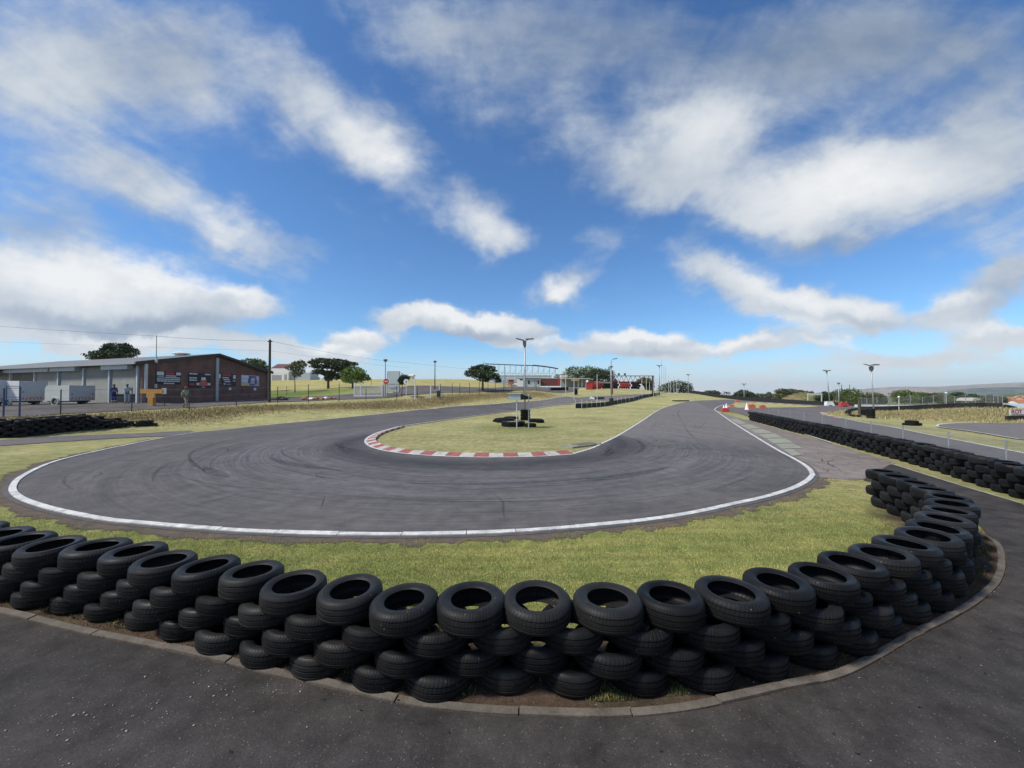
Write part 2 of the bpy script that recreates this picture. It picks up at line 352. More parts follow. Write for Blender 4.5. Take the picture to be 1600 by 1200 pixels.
def asphalt(name, base, warm, stones, cx=None, streak=0., patch=.25):
    m, nt, b = newmat(name); co = coords(nt)
    n1 = noise(nt, co, .35, 5, .6); n2 = noise(nt, co, 2.5, 6, .7); n3 = noise(nt, co, 70, 3, .8)
    c = mixc(nt, mrange(nt, n1.outputs[0], .35, .65), base, warm)
    v = mathn(nt, 'MULTIPLY', mrange(nt, n2.outputs[0], .3, .7, 1-patch, 1+patch), mrange(nt, n3.outputs[0], .25, .75, .66, 1.34))
    if streak:
        sub = nt.nodes.new('ShaderNodeSeparateXYZ'); nt.links.new(mapping(nt, co, (1,1,1), (0,0,0), (-cx[0],-cx[1],0)), sub.inputs[0])
        rr = mathn(nt, 'SQRT', mathn(nt, 'ADD', mathn(nt, 'POWER', sub.outputs[0], 2), mathn(nt, 'POWER', sub.outputs[1], 2)))
        an = mathn(nt, 'ARCTAN2', sub.outputs[0], mathn(nt, 'MULTIPLY', sub.outputs[1], -1))
        cb = nt.nodes.new('ShaderNodeCombineXYZ'); nt.links.new(rr, cb.inputs[0]); nt.links.new(an, cb.inputs[1])
        s1 = noise(nt, mapping(nt, cb.outputs[0], (.55,.9,1)), 2.0, 5, .62); s2 = noise(nt, mapping(nt, cb.outputs[0], (3.6,.8,1)), 2.4, 6, .75, .5)
        v = mathn(nt, 'MULTIPLY', v, mathn(nt, 'MULTIPLY', mrange(nt, s1.outputs[0], .3, .7, 1-streak*.8, 1+streak*.8), mrange(nt, s2.outputs[0], .3, .72, 1-streak, 1+streak)))
        old = mathn(nt, 'MULTIPLY', mrange(nt, mathn(nt, 'ADD', sub.outputs[1], mathn(nt, 'MULTIPLY', sub.outputs[0], .35)), -.5, 7, 0, 1, True), mrange(nt, sub.outputs[0], 2, 6))
        c = mixc(nt, mathn(nt, 'MULTIPLY', old, .9), c, (.172,.157,.148))
        # rubbered racing line hugging the inside of the bend
        band = mathn(nt, 'MULTIPLY', mrange(nt, mathn(nt, 'ABSOLUTE', mathn(nt, 'SUBTRACT', rr, 6.6)), 0, 1.5, 1, 0, True), mrange(nt, s1.outputs[0], .3, .6, .45, 1))
        c = mixc(nt, mathn(nt, 'MULTIPLY', band, .72), c, (.026,.028,.034))
        blue = mrange(nt, mathn(nt, 'ABSOLUTE', mathn(nt, 'SUBTRACT', rr, 9.2)), 0, 3.2, .6, 0, True)
        c = mixc(nt, mathn(nt, 'MULTIPLY', blue, mrange(nt, s2.outputs[0], .4, .65)), c, (.145,.148,.156))
    vm = nt.nodes.new('ShaderNodeVectorMath'); vm.operation = 'SCALE'; nt.links.new(c, vm.inputs[0]); nt.links.new(v, vm.inputs['Scale'])
    out = vm.outputs[0]
    if stones:
        vo = nt.nodes.new('ShaderNodeTexVoronoi'); vo.inputs['Scale'].default_value = 95; nt.links.new(co, vo.inputs['Vector'])
        sv = nt.nodes.new('ShaderNodeSeparateColor'); nt.links.new(vo.outputs['Color'], sv.inputs[0])
        pick = mathn(nt, 'GREATER_THAN', mathn(nt, 'ADD', sv.outputs[0], mathn(nt, 'MULTIPLY', mathn(nt, 'SUBTRACT', n2.outputs[0], .5), .25)), 1-stones)
        k = mathn(nt, 'MULTIPLY', pick, mathn(nt, 'LESS_THAN', vo.outputs['Distance'], .42))
        out = mixc(nt, mathn(nt, 'MULTIPLY', k, mathn(nt, 'MULTIPLY', sv.outputs[1], .55)), out, (.30,.28,.26))
    nt.links.new(out, b.inputs['Base Color']); b.inputs['Specular IOR Level'].default_value = .10
    nt.links.new(mrange(nt, n2.outputs[0], .3, .7, .7, .95), b.inputs['Roughness'])
    bump(nt, n3.outputs[0], .5, .012, b)
    return m
M_grass = grass_mat()
HC = (-1.2, 19.2)
M_track = asphalt('track_asphalt', (.100,.096,.095), (.128,.118,.114), 0, HC, .17)
M_track2 = asphalt('far_track_asphalt', (.125,.115,.113), (.155,.138,.134), 0)
M_apron = asphalt('apron_asphalt', (.041,.0385,.0375), (.063,.056,.0515), .045, patch=.42)  # dark stony asphalt, with the foreground's cloud shade put into its colour
M_run = asphalt('runoff_asphalt', (.185,.155,.138), (.235,.20,.178), .04, patch=.3)
M_yard = asphalt('yard_paving', (.085,.077,.071), (.155,.138,.125), 0, patch=.3)
M_line = mat('white_line_paint', (.54,.535,.50), .7, 0, .5, 5, .3)
M_kred = mat('kerb_red_paint', (.31,.095,.085), .7, 0, .45, 4, .3)
M_kwhite = mat('kerb_white_paint', (.44,.42,.37), .7, 0, .45, 4, .3)
M_conc = mat('old_concrete', (.12,.102,.083), .85, 0, .5, 5, .6)
M_dirt = mat('bare_dirt', (.13,.095,.07), .95, 0, .35, 3, .6)

# ================================================================ GROUND SHEET (to the horizon)
nA, nR = 300, 150
rad = np.concatenate([[0.0], np.geomspace(1.0, 4000, nR)])
ang = np.linspace(0, 2*math.pi, nA, endpoint=False)
gxv = np.concatenate([[0.], (rad[1:,None]*np.sin(ang)[None]).ravel()]); gyv = np.concatenate([[0.], (rad[1:,None]*np.cos(ang)[None]).ravel()])
gzv = zf(gxv, gyv)
faces = [(0, 1+(i+1)%nA, 1+i) for i in range(nA)]
for r_ in range(nR-1):
    for i in range(nA):
        a = 1+r_*nA+i; b = 1+r_*nA+(i+1)%nA; faces.append((a, b, b+nA, a+nA))
me = bpy.data.meshes.new('ground'); me.from_pydata(np.stack([gxv, gyv, gzv], 1).tolist(), [], faces)
def pdist(x, y, line):
    d = np.full(x.shape, 1e9)
    for (x0, y0), (x1, y1) in zip(line[:-1], line[1:]):
        vx, vy = x1-x0, y1-y0; t = np.clip(((x-x0)*vx+(y-y0)*vy)/(vx*vx+vy*vy+1e-9), 0, 1); d = np.minimum(d, np.hypot(x-x0-t*vx, y-y0-t*vy))
    return d
BANK = [tuple(at(px, py, d)[:2]) for px, py, d in ((0,660,22.4),(100,655,25.2),(200,650,27.5),(300,646,29),(421,639,36),(500,638,38),(580,634,40),(680,626,47.5),(740,620,55),(850,615,61))]
RBANK = [tuple(at(px, py, d)[:2]) for px, py, d in ((1385,646,44),(1440,648,42),(1500,649,40),(1560,648,39))]
KERB = [(0,956),(119,984),(231,1006),(344,1031),(422,1050),(497,1066),(544,1077),(637,1097),(731,1108),(825,1114),(919,1117),(987,1115),(1072,1106),(1152,1090),(1222,1074),(1297,1059),(1350,1037),(1417,998),(1483,965),(1533,933),(1560,903),(1565,872),(1557,850),(1540,839)]
kerbp = [tuple(G(*p)[:2]) for p in KERB]; kerbp = [(-19.5,9.0),(-16,7.7),(-12.5,6.4),(-8.6,4.95)]+kerbp
TOP = [(55,856),(106,859),(194,866),(253,877.5),(322,886),(395,894),(462,911),(545,920),(637,934),(737,932),(842,931),(945,931),(1048,929),(1144,920),(1220,906),(1282,895),(1335,877),(1375,862),(1420,848),(1450,836),(1466,822),(1475,808),(1483,796),(1486,784),(1478,774),(1462,766),(1440,757),(1418,749),(1397,742),(1377,735)]
def top_pt(px, py, z=.705):
    u = (px-800)/F; v = (600-py)/F; y = CP_-SP_*v; zz = SP_+CP_*v; k = (z-H)/zz
    return (u*k, y*k)
wallp = [(-17.5,8.9),(-14,7.55),(-10.6,6.2),(-8.4,5.3),(-6.4,4.58)]+[top_pt(*p) for p in TOP]
wallp = [(x, y+.14*min(1, max(0, (-x-2.5)/2.5))) for x, y in wallp]
def gcol(x, y):
    r = np.hypot(x, y); n = len(x)
    base = np.tile(np.array([.335,.33,.145]), (n,1))
    def blend(wt, col):
        nonlocal base
        wt = np.clip(wt, 0, 1)[:,None]; base = base*(1-wt)+np.array(col)*wt
    blend(np.clip((10.5-y)/4, 0, 1)*(np.abs(x) < 25), (.275,.305,.10))
    blend(np.exp(-((x+14)**2+(y-11)**2)/30)*.6, (.27,.30,.10))
    blend(np.clip((y-60)/30, 0, 1)*(x < 12), (.34,.315,.125))                               # dry field on the rise
    blend(np.exp(-(((x+38)/16)**2+((y-62)/13)**2)**2), (.125,.17,.045))                    # watered lawn beside the workshop
    blend(np.exp(-(pdist(x, y, BANK)/1.9)**4)*.85, (.24,.195,.10))
    blend(np.exp(-(pdist(x, y, RBANK)/4.5)**4), (.25,.225,.10))
    blend(np.exp(-((x-.7)**2/9+(y-26)**2/16))*.7, (.165,.20,.06))
    blend(np.exp(-((x-25)**2/60+(y-45)**2/50))*.5, (.16,.19,.06))
    blend(np.clip((r-140)/100, 0, 1)*(x > 15), (.12,.14,.055))
    sway = .25*np.sin(x*3.1+y*1.7)+.2*np.sin(x*7.3-y*5.1)
    dk = pdist(x, y, kerbp); dw = pdist(x, y, wallp)
    blend(np.clip(1.2-np.maximum(dw-.42+sway*.3, 0)*3, 0, 1)*np.clip((1.75-dk)*2, 0, 1)*(r < 14), (.105,.08,.055))
    blend(np.clip(1.1-np.maximum(dk-.25+sway*.25, 0)*3, 0, 1)*.7*(r < 14), (.12,.09,.06))
    return base
gc = gcol(gxv, gyv)
at_ = me.attributes.new('gcol', 'FLOAT_COLOR', 'POINT'); at_.data.foreach_set('color', np.concatenate([gc, np.ones((len(gc),1))], 1).ravel())
me.materials.append(M_grass); me.polygons.foreach_set('use_smooth', [True]*len(faces))
gr = bpy.data.objects.new('ground', me); COL.objects.link(gr); tag(gr, kind='structure')

# ================================================================ TRACK, APRON, PATHS
OUT_FAR = [(1012,615.4),(1000,616.5),(945,619),(900,621.5),(850,625.5),(800,629.5),(740,634),(680,639),(600,647),(500,657),(400,666.5),(309,676)]
OUT_WHITE = [(309,676),(219,692),(156,705),(87,722),(37.5,744),(20,762),(28,777),(62,791),(109,803),(172,814),(225,819),(312,826.5),(406,832),(500,835),(600,836.5),(700,835.5),(800,832),(900,825),(1000,815),(1080,803),(1150,788),(1200,777),(1240,764),(1262,752),(1270,743)]
OUT_RIGHT = [(1270,743),(1263,732),(1245,720),(1215,704),(1180,683),(1145,661),(1122,645),(1116,641)]
INN_BACK = [(1010,619.5),(960,624.5),(900,631),(830,639.5),(760,648),(680,659),(623,667.5)]
INN_KERB = [(623,667.5),(600,674),(584,680),(574,687.5),(576,695),(592,702),(625,708),(680,712.5),(740,714.5),(800,714.5),(850,713),(895,710)]
INN_RIGHT = [(895,710),(925,701),(942,693),(968,680),(1000,660.5),(1030,641),(1050,634),(1071,628.5),(1085,626.8)]
pf, pw, pr = (catmull(g2(l), sub=8) for l in (OUT_FAR, OUT_WHITE, OUT_RIGHT))
ib, ik, ir = (catmull(g2(l), sub=8) for l in (INN_BACK, INN_KERB, INN_RIGHT))
def offs(p, d): return p[:,:2]+normals(p)*d
out_all = np.vstack([pf, pw[1:], pr[1:]]); 
track_poly = np.vstack([offs(out_all, -.16), ir[::-1], ik[::-1][1:], ib[::-1][1:]])
sheet('track', track_poly, 1.5, M_track, 1.1, .5)
# loop beyond the straight wall, coming back along its far side
rt = g2([(1085,626.8),(1130,625),(1160,626),(1200,628.6),(1250,631.7),(1300,633.6),(1345,635),(1400,636.4),(1470,637.0),(1470,638.2),(1400,638),(1345,639),(1312,641),(1292,644.5),(1287,647.5),(1300,651.5),(1330,657),(1400,669.5),(1500,689.5),(1600,709.5)])
rt += [(17.6,12.2),(17.0,3.0),(12.2,3.0),(12.6,9.0)]+g2([(1560,745),(1400,709),(1250,671),(1175,653),(1150,645),(1116,641)])
sheet('far_track', rt, 1.4, M_track2, 1.2, .6)
isl = g2([(1138,634.6),(1150,630.6),(1172,629.6),(1220,632.3),(1255,634.6),(1282,636.6),(1240,637.8),(1190,638),(1142,636.4)])
def grass_sheet(name, poly, lvl, step=.8):
    o = sheet(name, poly, lvl, M_grass, step); n = len(o.data.vertices); cv = np.empty(n*3, np.float32); o.data.vertices.foreach_get('co', cv); cv = cv.reshape(-1,3)
    a = o.data.attributes.new('gcol', 'FLOAT_COLOR', 'POINT'); a.data.foreach_set('color', np.concatenate([gcol(cv[:,0], cv[:,1]), np.ones((n,1))], 1).ravel()); return o
grass_sheet('grass_island', isl, 2.6)
sheet('curve_track', g2([(1462,667.2),(1468,664.2),(1490,662.2),(1530,661.2),(1600,661.2),(1700,661.5)])+[(40,24),(27,16)]+g2([(1600,688.5),(1540,678.5),(1500,672.5),(1475,669.3)]), 1.4, M_track, 1.2, .5)
sheet('access_lane', g2([(0,688),(94,682),(219,677.5),(297,673.2),(309,676),(275,681),(188,685),(94,690.6),(0,697.5)])+[(-32,17),(-60,15),(-60,19),(-33,19)], 1.4, M_track2, 1.0, .5)
# foreground apron and the path between the two tyre walls
kp = catmull(kerbp, sub=6)
pathL = [(10.9,9.4)]+g2([(1500,790),(1440,764),(1380,752),(1322,753)])
pathR = g2([(1392,725.5),(1450,744),(1520,765.5),(1600,789)])+[(9.3,6.2),(8.8,3.5),(9.2,0),(14,-8)]
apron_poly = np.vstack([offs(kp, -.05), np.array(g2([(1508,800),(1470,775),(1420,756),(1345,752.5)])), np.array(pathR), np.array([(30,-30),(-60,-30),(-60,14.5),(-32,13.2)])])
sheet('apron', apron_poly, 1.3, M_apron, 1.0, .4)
run_poly = g2([(1116,642),(1122,646),(1145,662),(1180,684),(1215,705),(1245,721),(1264,733),(1271,745),(1290,747.5),(1345,751),(1392,727),(1400,724),(1340,705.5),(1285,689),(1227,673.5),(1170,657.5),(1150,652)])
sheet('runoff', run_poly, .9, M_run, 1.0, .4)
yard = g2([(0,652.5),(100,647),(200,642),(300,637.5),(421,628.6),(520,625),(580,623.5),(610,621.6)])+[tuple(at(*p)[:2]) for p in ((640,616,52),(610,617.5,55),(555,619.5,55),(500,620.6,54),(445,622.5,54))]+[(-34,53),(-60,62),(-90,60),(-90,28),(-45,23)]
sheet('yard', yard, 1.6, M_yard, 1.6, .8)
road2 = [tuple(at(*p)[:2]) for p in ((610,621,50),(655,618.5,52),(690,614,56),(760,613,60),(850,611,66),(900,606.5,92),(905,604,105),(800,603,110),(760,603.5,90),(700,604.5,75),(640,604,72),(625,607,66),(615,615,56))]
sheet('service_road', road2, 1.6, M_yard, 1.6, .8)
for q in range(9):   # worn pale slabs beside the main straight
    pass

# painted lines and raised edging
def solid_ribbon(mb, path, a, b, lvl, h0, h1):
    n = normals(path); L_ = path[:,:2]+n*a; R_ = path[:,:2]+n*b; k = len(path)
    zl = lift(L_[:,0], L_[:,1], lvl); zr = lift(R_[:,0], R_[:,1], lvl); vs = []
    for i in range(k): vs += [(L_[i,0],L_[i,1],zl[i]-.06),(L_[i,0],L_[i,1],zl[i]+h0),(R_[i,0],R_[i,1],zr[i]+h1),(R_[i,0],R_[i,1],zr[i]-.06)]
    fs = []
    for i in range(k-1):
        o = 4*i
        for j in range(3): fs.append((o+j, o+4+j, o+5+j, o+1+j) if a > b else (o+j, o+1+j, o+5+j, o+4+j))
    fs += [(0,1,2,3), (4*k-1,4*k-2,4*k-3,4*k-4)]
    mb.add(vs, fs)
def segs(path, lens, gap):
    p = resample(path, .05); i = 0; out = []; k = 0
    while i < len(p)-3:
        n = max(3, int(lens[k % len(lens)]/.05)); out.append(p[i:i+n+1]); i += n+max(0, int(round(gap/.05))); k += 1
    return out
mb = MB(); rg = random.Random(3)
full = np.vstack([pw, pr[1:6]])
pth = resample(full, .06); i = 0
while i < len(pth)-4:
    n = rg.choice((14,16,18,18,22)); sgm = pth[i:i+n+1]
    if len(sgm) > 2:
        sg = sgm.copy(); t = (sg[1]-sg[0])*.12; sg[0] += t; sg[-1] -= t
        solid_ribbon(mb, sg, -.06, .06, 1.5, .012+rg.random()*.008, .02+rg.random()*.008)
    i += n
tag(mb.build('white_edging', M_line), kind='structure')
mb = MB()
for p, wd in ((pr[4:], .06), (pf, .05), (ib, .07), (ir, .06)): ribbon(mb, resample(p, .5), -wd, wd, 2.3)
for l in ([(1116,641),(1121,637),(1130,633.5)], [(1138,634.6),(1142,636.4),(1190,638)], [(1345,636.2),(1400,637),(1470,637.6)], [(1300,651.5),(1330,657),(1400,669.5),(1500,689.5),(1600,709.5),(1680,724)],
          [(1475,669.3),(1465,667.5),(1468,664.2),(1490,662.2),(1530,661.2)], [(1475,669.3),(1500,672.5),(1540,678.5),(1600,688.5)]):
    ribbon(mb, resample(catmull(g2(l), sub=6), .5), -.07, .07, 2.6)
for l, wd in (([(1178,656),(1200,661),(1250,677),(1300,693)], .05), ([(1178,655.6),(1179,656.2)], .01)): ribbon(mb, resample(catmull(g2(l), sub=6), .4), -wd, wd, 2.4)
tag(mb.build('painted_lines', M_line), kind='structure')
# red and white kerb inside the bend
mb = MB(); pk = resample(ik[::-1], .05); i = 0; k = 0
while i < len(pk)-3:
    sg = pk[i:i+12].copy(); t = (sg[1]-sg[0])*.1; sg[0] += t; sg[-1] -= t
    mb.cm = k % 2; solid_ribbon(mb, sg, .02, -.40, 1.6, .012, .085); i += 11; k += 1
tag(mb.build('kerb', [M_kred, M_kwhite]), kind='structure')
mb = MB(); ribbon(mb, resample(ik, .2), -.12, -.02, 2.2); tag(mb.build('kerb_outline', M_line), kind='structure')
# dirt margin outside the white edging, concrete edging of the verge
mb = MB(); pp = resample(np.vstack([pw, pr[1:8]]), .12); nn = normals(pp)
ww = .34+.10*np.sin(np.arange(len(pp))*.37)+.07*np.sin(np.arange(len(pp))*1.13)+.05*RNG.standard_normal(len(pp))
Lp = pp+nn*(-.14); Rp = pp-nn*ww[:,None]
Rp = pp-nn*(ww[:,None]+.22); zl = lift(Lp[:,0], Lp[:,1], .8); zr = lift(Rp[:,0], Rp[:,1], .7); k = len(pp)
mb.add([(Lp[i,0],Lp[i,1],zl[i]) for i in range(k)]+[(Rp[i,0],Rp[i,1],zr[i]) for i in range(k)], [(i, i+1, k+i+1, k+i)[::-1] for i in range(k-1)])
dm_, nt, b = newmat('ragged_dirt'); co = coords(nt); ea = nt.nodes.new('ShaderNodeAttribute'); ea.attribute_name = 'edge'
n1 = noise(nt, co, 3.5, 6, .7); n2 = noise(nt, co, 22, 4, .7)
nt.links.new(mixc(nt, mrange(nt, n1.outputs[0], .35, .65), (.15,.11,.08), (.085,.075,.068)), b.inputs['Base Color']); b.inputs['Roughness'].default_value = .95; b.inputs['Specular IOR Level'].default_value = .1
kk = mathn(nt, 'ADD', mathn(nt, 'MULTIPLY', n1.outputs[0], .9), mathn(nt, 'MULTIPLY', n2.outputs[0], .55))
nt.links.new(mrange(nt, mathn(nt, 'SUBTRACT', kk, mathn(nt, 'MULTIPLY', ea.outputs['Fac'], .95)), .10, .26, 0, 1, True), b.inputs['Alpha'])
o = mb.build('dirt_margin', dm_); tag(o, kind='structure'); ea_ = o.data.attributes.new('edge', 'FLOAT', 'POINT'); ea_.data.foreach_set('value', np.concatenate([np.zeros(k), np.ones(k)]).astype(np.float32))
mb = MB(); pth = resample(kp, .06); i = 0
while i < len(pth)-3:
    n = rg.choice((12,14,16,16)); sg = pth[i:i+n+1].copy()
    if len(sg) > 2:
        t = (sg[1]-sg[0])*.1; sg[0] += t; sg[-1] -= t; h = .008+rg.random()*.014
        solid_ribbon(mb, sg, .033, -.033, 1.0, h, h-.004)
    i += n
tag(mb.build('kerb_edging', M_conc), kind='structure')
# pale slabs on the run-off: four-sided plates
mb = MB()
for l in ([(1140,655.5),(1152,655.5),(1168,662.5),(1154,663.5)],[(1156,664.3),(1172,663.8),(1190,670.3),(1169,671)],[(1171,671.8),(1192,671.3),(1208,677.3),(1182,678.3)],[(1184,679),(1211,678),(1224,684.6),(1195,685.4)],
          [(1197,686),(1226,685.5),(1240,692.6),(1208,693.4)],[(1210,694.2),(1241,693.4),(1254,701),(1222,702)],[(1224,703),(1238,702.5),(1252,711.5),(1238,713)]):
    mb.add([(*p, float(lift(p[0], p[1], 1.7)[0])) for p in [tuple(G(*q)[:2]) for q in l]], [(0,1,2,3)[::-1]])
sl_ = mb.build('pale_slabs', mat('pale_slab_concrete', (.27,.27,.21), .85, 0, .25, 2)); tag(sl_, kind='structure')
# rubber marks: thin tapered films of rubber on the asphalt
m, nt, b = newmat('rubber_film'); co = coords(nt); b.inputs['Base Color'].default_value = (.022,.022,.024,1); b.inputs['Roughness'].default_value = .6
nz = noise(nt, co, 5, 6, .7); nt.links.new(mrange(nt, nz.outputs[0], .36, .68, .0, .5), b.inputs['Alpha'])
mb = MB()
SK = [([(250,730),(300,728),(360,722),(420,719)],.05),([(290,712),(350,708),(352,700),(322,697)],.05),([(466,652+42),(372,685+3),(330,697),(302,706),(296,716),(305,726),(323,739)],.11),([(323,739),(300,724),(296,714)],.12),
      ([(77,765),(130,756),(230,742),(270,738)],.045),([(265,738),(300,751),(350,760),(420,765),(500,766)],.06),([(278,720),(252,732),(240,745),(240,755)],.08),([(100,728),(200,722),(300,719),(400,712)],.04),
      ([(120,738),(103,745),(101,757),(118,768)],.06),([(440,700),(442,710),(460,718),(480,722)],.08),([(380,726),(430,730),(480,742),(540,752),(620,760)],.05),([(500,728),(560,745),(620,752),(700,763),(760,765),(900,757),(1000,745)],.05),
      ([(700,757),(712,748)],.04),([(508,775),(500,800)],.035),([(770,772),(785,785),(786,800),(790,815)],.05),([(270,800),(330,785),(400,765)],.05),([(1170,540+100),(1068,640),(1068,664)],.10),([(1068,664),(1075,675),(1095,695)],.07),
      ([(1086,662),(1090,670),(1105,660)],.07),([(960,695),(950,706),(935,716)],.06),([(1020,668),(1026,660)],.06),([(1012,700),(1060,696),(1110,698)],.05),([(600,740),(700,748),(800,748),(900,742),(1000,728)],.06),([(560,722),(620,735),(720,742)],.05),
      ([(640,728),(760,735),(900,732),(1000,720)],.07),([(1105,770),(1140,758),(1180,742)],.05),([(830,690+40),(950,725),(1060,708)],.06)]
for l, wd in SK:
    q = [G(*p) for p in l]
    ribbon(mb, resample(catmull([tuple(v[:2]) for v in q], sub=10), .12), -wd*.6, wd*.6, 2.0, True)
r2 = random.Random(11)
for _ in range(20):   # arcs of the karts' lines round the bend
    a0 = r2.uniform(-1.5, 1.3); rr = r2.uniform(6.4, 11.4); da = r2.uniform(.2, .9); dr = r2.uniform(-1.2, 1.2); wd = r2.choice((.015,.02,.03,.05,.12,.2))
    pa = [(HC[0]+(rr+dr*t)*math.sin(a0+da*t)*1.0, HC[1]-(rr+dr*t)*math.cos(a0+da*t)) for t in np.linspace(0, 1, 30)]
    pa = np.array(pa); ok = pip(pa[:,0], pa[:,1], track_poly)
    if ok.all(): ribbon(mb, pa, -wd, wd, 1.9+_*.004, True)
for _ in range(16):   # donuts on the run-off
    c = G(r2.uniform(1245,1370), r2.uniform(700,738)); rr = r2.uniform(.5, 1.3); a0 = r2.uniform(0, 6)
    pa = np.array([(c.x+rr*math.cos(a0+t), c.y+rr*math.sin(a0+t)) for t in np.linspace(0, r2.uniform(2, 5), 30)])
    if pip(pa[:,0], pa[:,1], run_poly).all(): ribbon(mb, pa, -.03, .03, 1.9+_*.006, True)
tag(mb.build('rubber_marks', m), kind='structure')
# cracks in the old asphalt and pale scuffed seams
def wander(p, a, n, st, kink): 
    out = [p]
    for _ in range(n): a += r2.gauss(0, kink); out.append((out[-1][0]+st*math.cos(a), out[-1][1]+st*math.sin(a)))
    return np.array(out)
mb = MB(); kz = 0
for zone, poly, cnt in (((1000,1110,640,720), track_poly, 26), ((1190,1360,690,745), run_poly, 18), ((120,1150,700,825), track_poly, 3), ((560,900,630,668), track_poly, 10)):
    for _ in range(cnt):
        c = G(r2.uniform(zone[0], zone[1]), r2.uniform(zone[2], zone[3])); pa = wander((c.x, c.y), r2.uniform(0, 6.28), r2.randrange(8, 34), .12, .33)
        if pip(pa[:,0], pa[:,1], np.asarray(poly)).all(): ribbon(mb, pa, -.012, .012, 2.0+kz*.003, True); kz += 1
for _ in range(9):
    x = r2.uniform(-6, 7); pa = wander((x, r2.uniform(1.8, 2.6)), r2.uniform(-.5,.5), r2.randrange(8, 26), .05, .35)
    if pip(pa[:,0], pa[:,1], np.asarray(apron_poly)).all(): ribbon(mb, pa, -.003, .003, 1.9+_*.01, True)
m3, nt, b = newmat('crack_filling'); b.inputs['Base Color'].default_value = (.03,.028,.027,1); b.inputs['Roughness'].default_value = .9; b.inputs['Specular IOR Level'].default_value = .1
nz = noise(nt, coords(nt), 7, 4, .7); nt.links.new(mrange(nt, nz.outputs[0], .32, .55, .05, .85), b.inputs['Alpha'])
tag(mb.build('asphalt_cracks', m3), kind='structure')
mb = MB()
for _, (l, wd) in enumerate((([(205,804),(300,787),(400,765),(520,739)],.035),([(380,733),(460,748),(560,763)],.03),([(395,760),(440,772),(560,770)],.02),([(505,742),(620,756),(700,759)],.025),([(760,757),(900,750),(1010,738)],.025),([(420,702),(520,716),(640,730)],.03),([(700,742),(860,738),(1000,722)],.05),([(560,735),(700,746),(860,746)],.06))):
    ribbon(mb, resample(catmull(g2(l), sub=10), .12), -wd, wd, 2.2+_*.02, True)
m4, nt, b = newmat('pale_scuff'); b.inputs['Base Color'].default_value = (.30,.29,.28,1); b.inputs['Roughness'].default_value = .9; nz = noise(nt, coords(nt), 4, 6, .75); nt.links.new(mrange(nt, nz.outputs[0], .42, .68, .0, .5), b.inputs['Alpha'])
tag(mb.build('pale_scuffs', m4), kind='structure')
mb = MB(); ribbon(mb, resample(catmull(g2([(1392,725.5),(1450,744),(1520,765.5),(1600,789)]), sub=6), .4), -.035, .035, 2.4); tag(mb.build('path_edging', mat('pale_concrete_edge', (.30,.28,.24), .85, 0, .4, 4)), kind='structure')

# ================================================================ TYRES
def tyre_mat(name, tone, lat):
    m, nt, b = newmat(name); co = coords(nt); oi = nt.nodes.new('ShaderNodeObjectInfo')
    sx = nt.nodes.new('ShaderNodeSeparateXYZ'); nt.links.new(co, sx.inputs[0])
    rr = mathn(nt, 'SQRT', mathn(nt, 'ADD', mathn(nt, 'POWER', sx.outputs[0], 2), mathn(nt, 'POWER', sx.outputs[1], 2)))
    an = mathn(nt, 'ARCTAN2', sx.outputs[0], sx.outputs[1])
    cb = nt.nodes.new('ShaderNodeVectorMath'); cb.operation = 'ADD'; nt.links.new(co, cb.inputs[0]); nt.links.new(oi.outputs['Random'], cb.inputs[1])
    n1 = noise(nt, cb.outputs[0], 6, 6, .65); n2 = noise(nt, cb.outputs[0], 60, 4, .7); n3 = noise(nt, cb.outputs[0], 2.2, 3, .6)
    dust = mathn(nt, 'MULTIPLY', mrange(nt, n1.outputs[0], .42, .75), mathn(nt, 'ADD', mathn(nt, 'MULTIPLY', oi.outputs['Random'], .5), .25))
    tone = mixc(nt, mathn(nt, 'POWER', oi.outputs['Random'], 3), tone, (.019,.0185,.0175)); c = mixc(nt, dust, tone, (.028,.026,.023))
    spk = mathn(nt, 'GREATER_THAN', noise(nt, cb.outputs[0], 48, 1, .4).outputs[0], .79)
    c = mixc(nt, mathn(nt, 'MULTIPLY', spk, .5), c, (.25,.25,.24))
    nt.links.new(c, b.inputs['Base Color']); b.inputs['Specular IOR Level'].default_value = .20
    nt.links.new(mrange(nt, n3.outputs[0], .3, .7, .42, .68), b.inputs['Roughness'])
    wave = mathn(nt, 'SINE', mathn(nt, 'ADD', mathn(nt, 'MULTIPLY', an, lat), mathn(nt, 'MULTIPLY', mathn(nt, 'ABSOLUTE', sx.outputs[2]), 38)))
    tread = mathn(nt, 'MULTIPLY', mrange(nt, wave, .35, .75), mrange(nt, rr, .248, .262))
    ring = mathn(nt, 'MULTIPLY', mrange(nt, mathn(nt, 'SINE', mathn(nt, 'MULTIPLY', rr, 330)), .5, .9), mathn(nt, 'MULTIPLY', mrange(nt, rr, .20, .205, 0, .4), mrange(nt, rr, .25, .245)))
    h = mathn(nt, 'ADD', mathn(nt, 'SUBTRACT', mathn(nt, 'MULTIPLY', n2.outputs[0], .12), tread), ring)
    bump(nt, h, .85, .006, b); return m
TM = [tyre_mat('worn_rubber', (.0062,.0064,.0072), 64), tyre_mat('grey_rubber', (.0095,.0097,.0105), 52), tyre_mat('black_rubber', (.0048,.005,.0058), 76)]
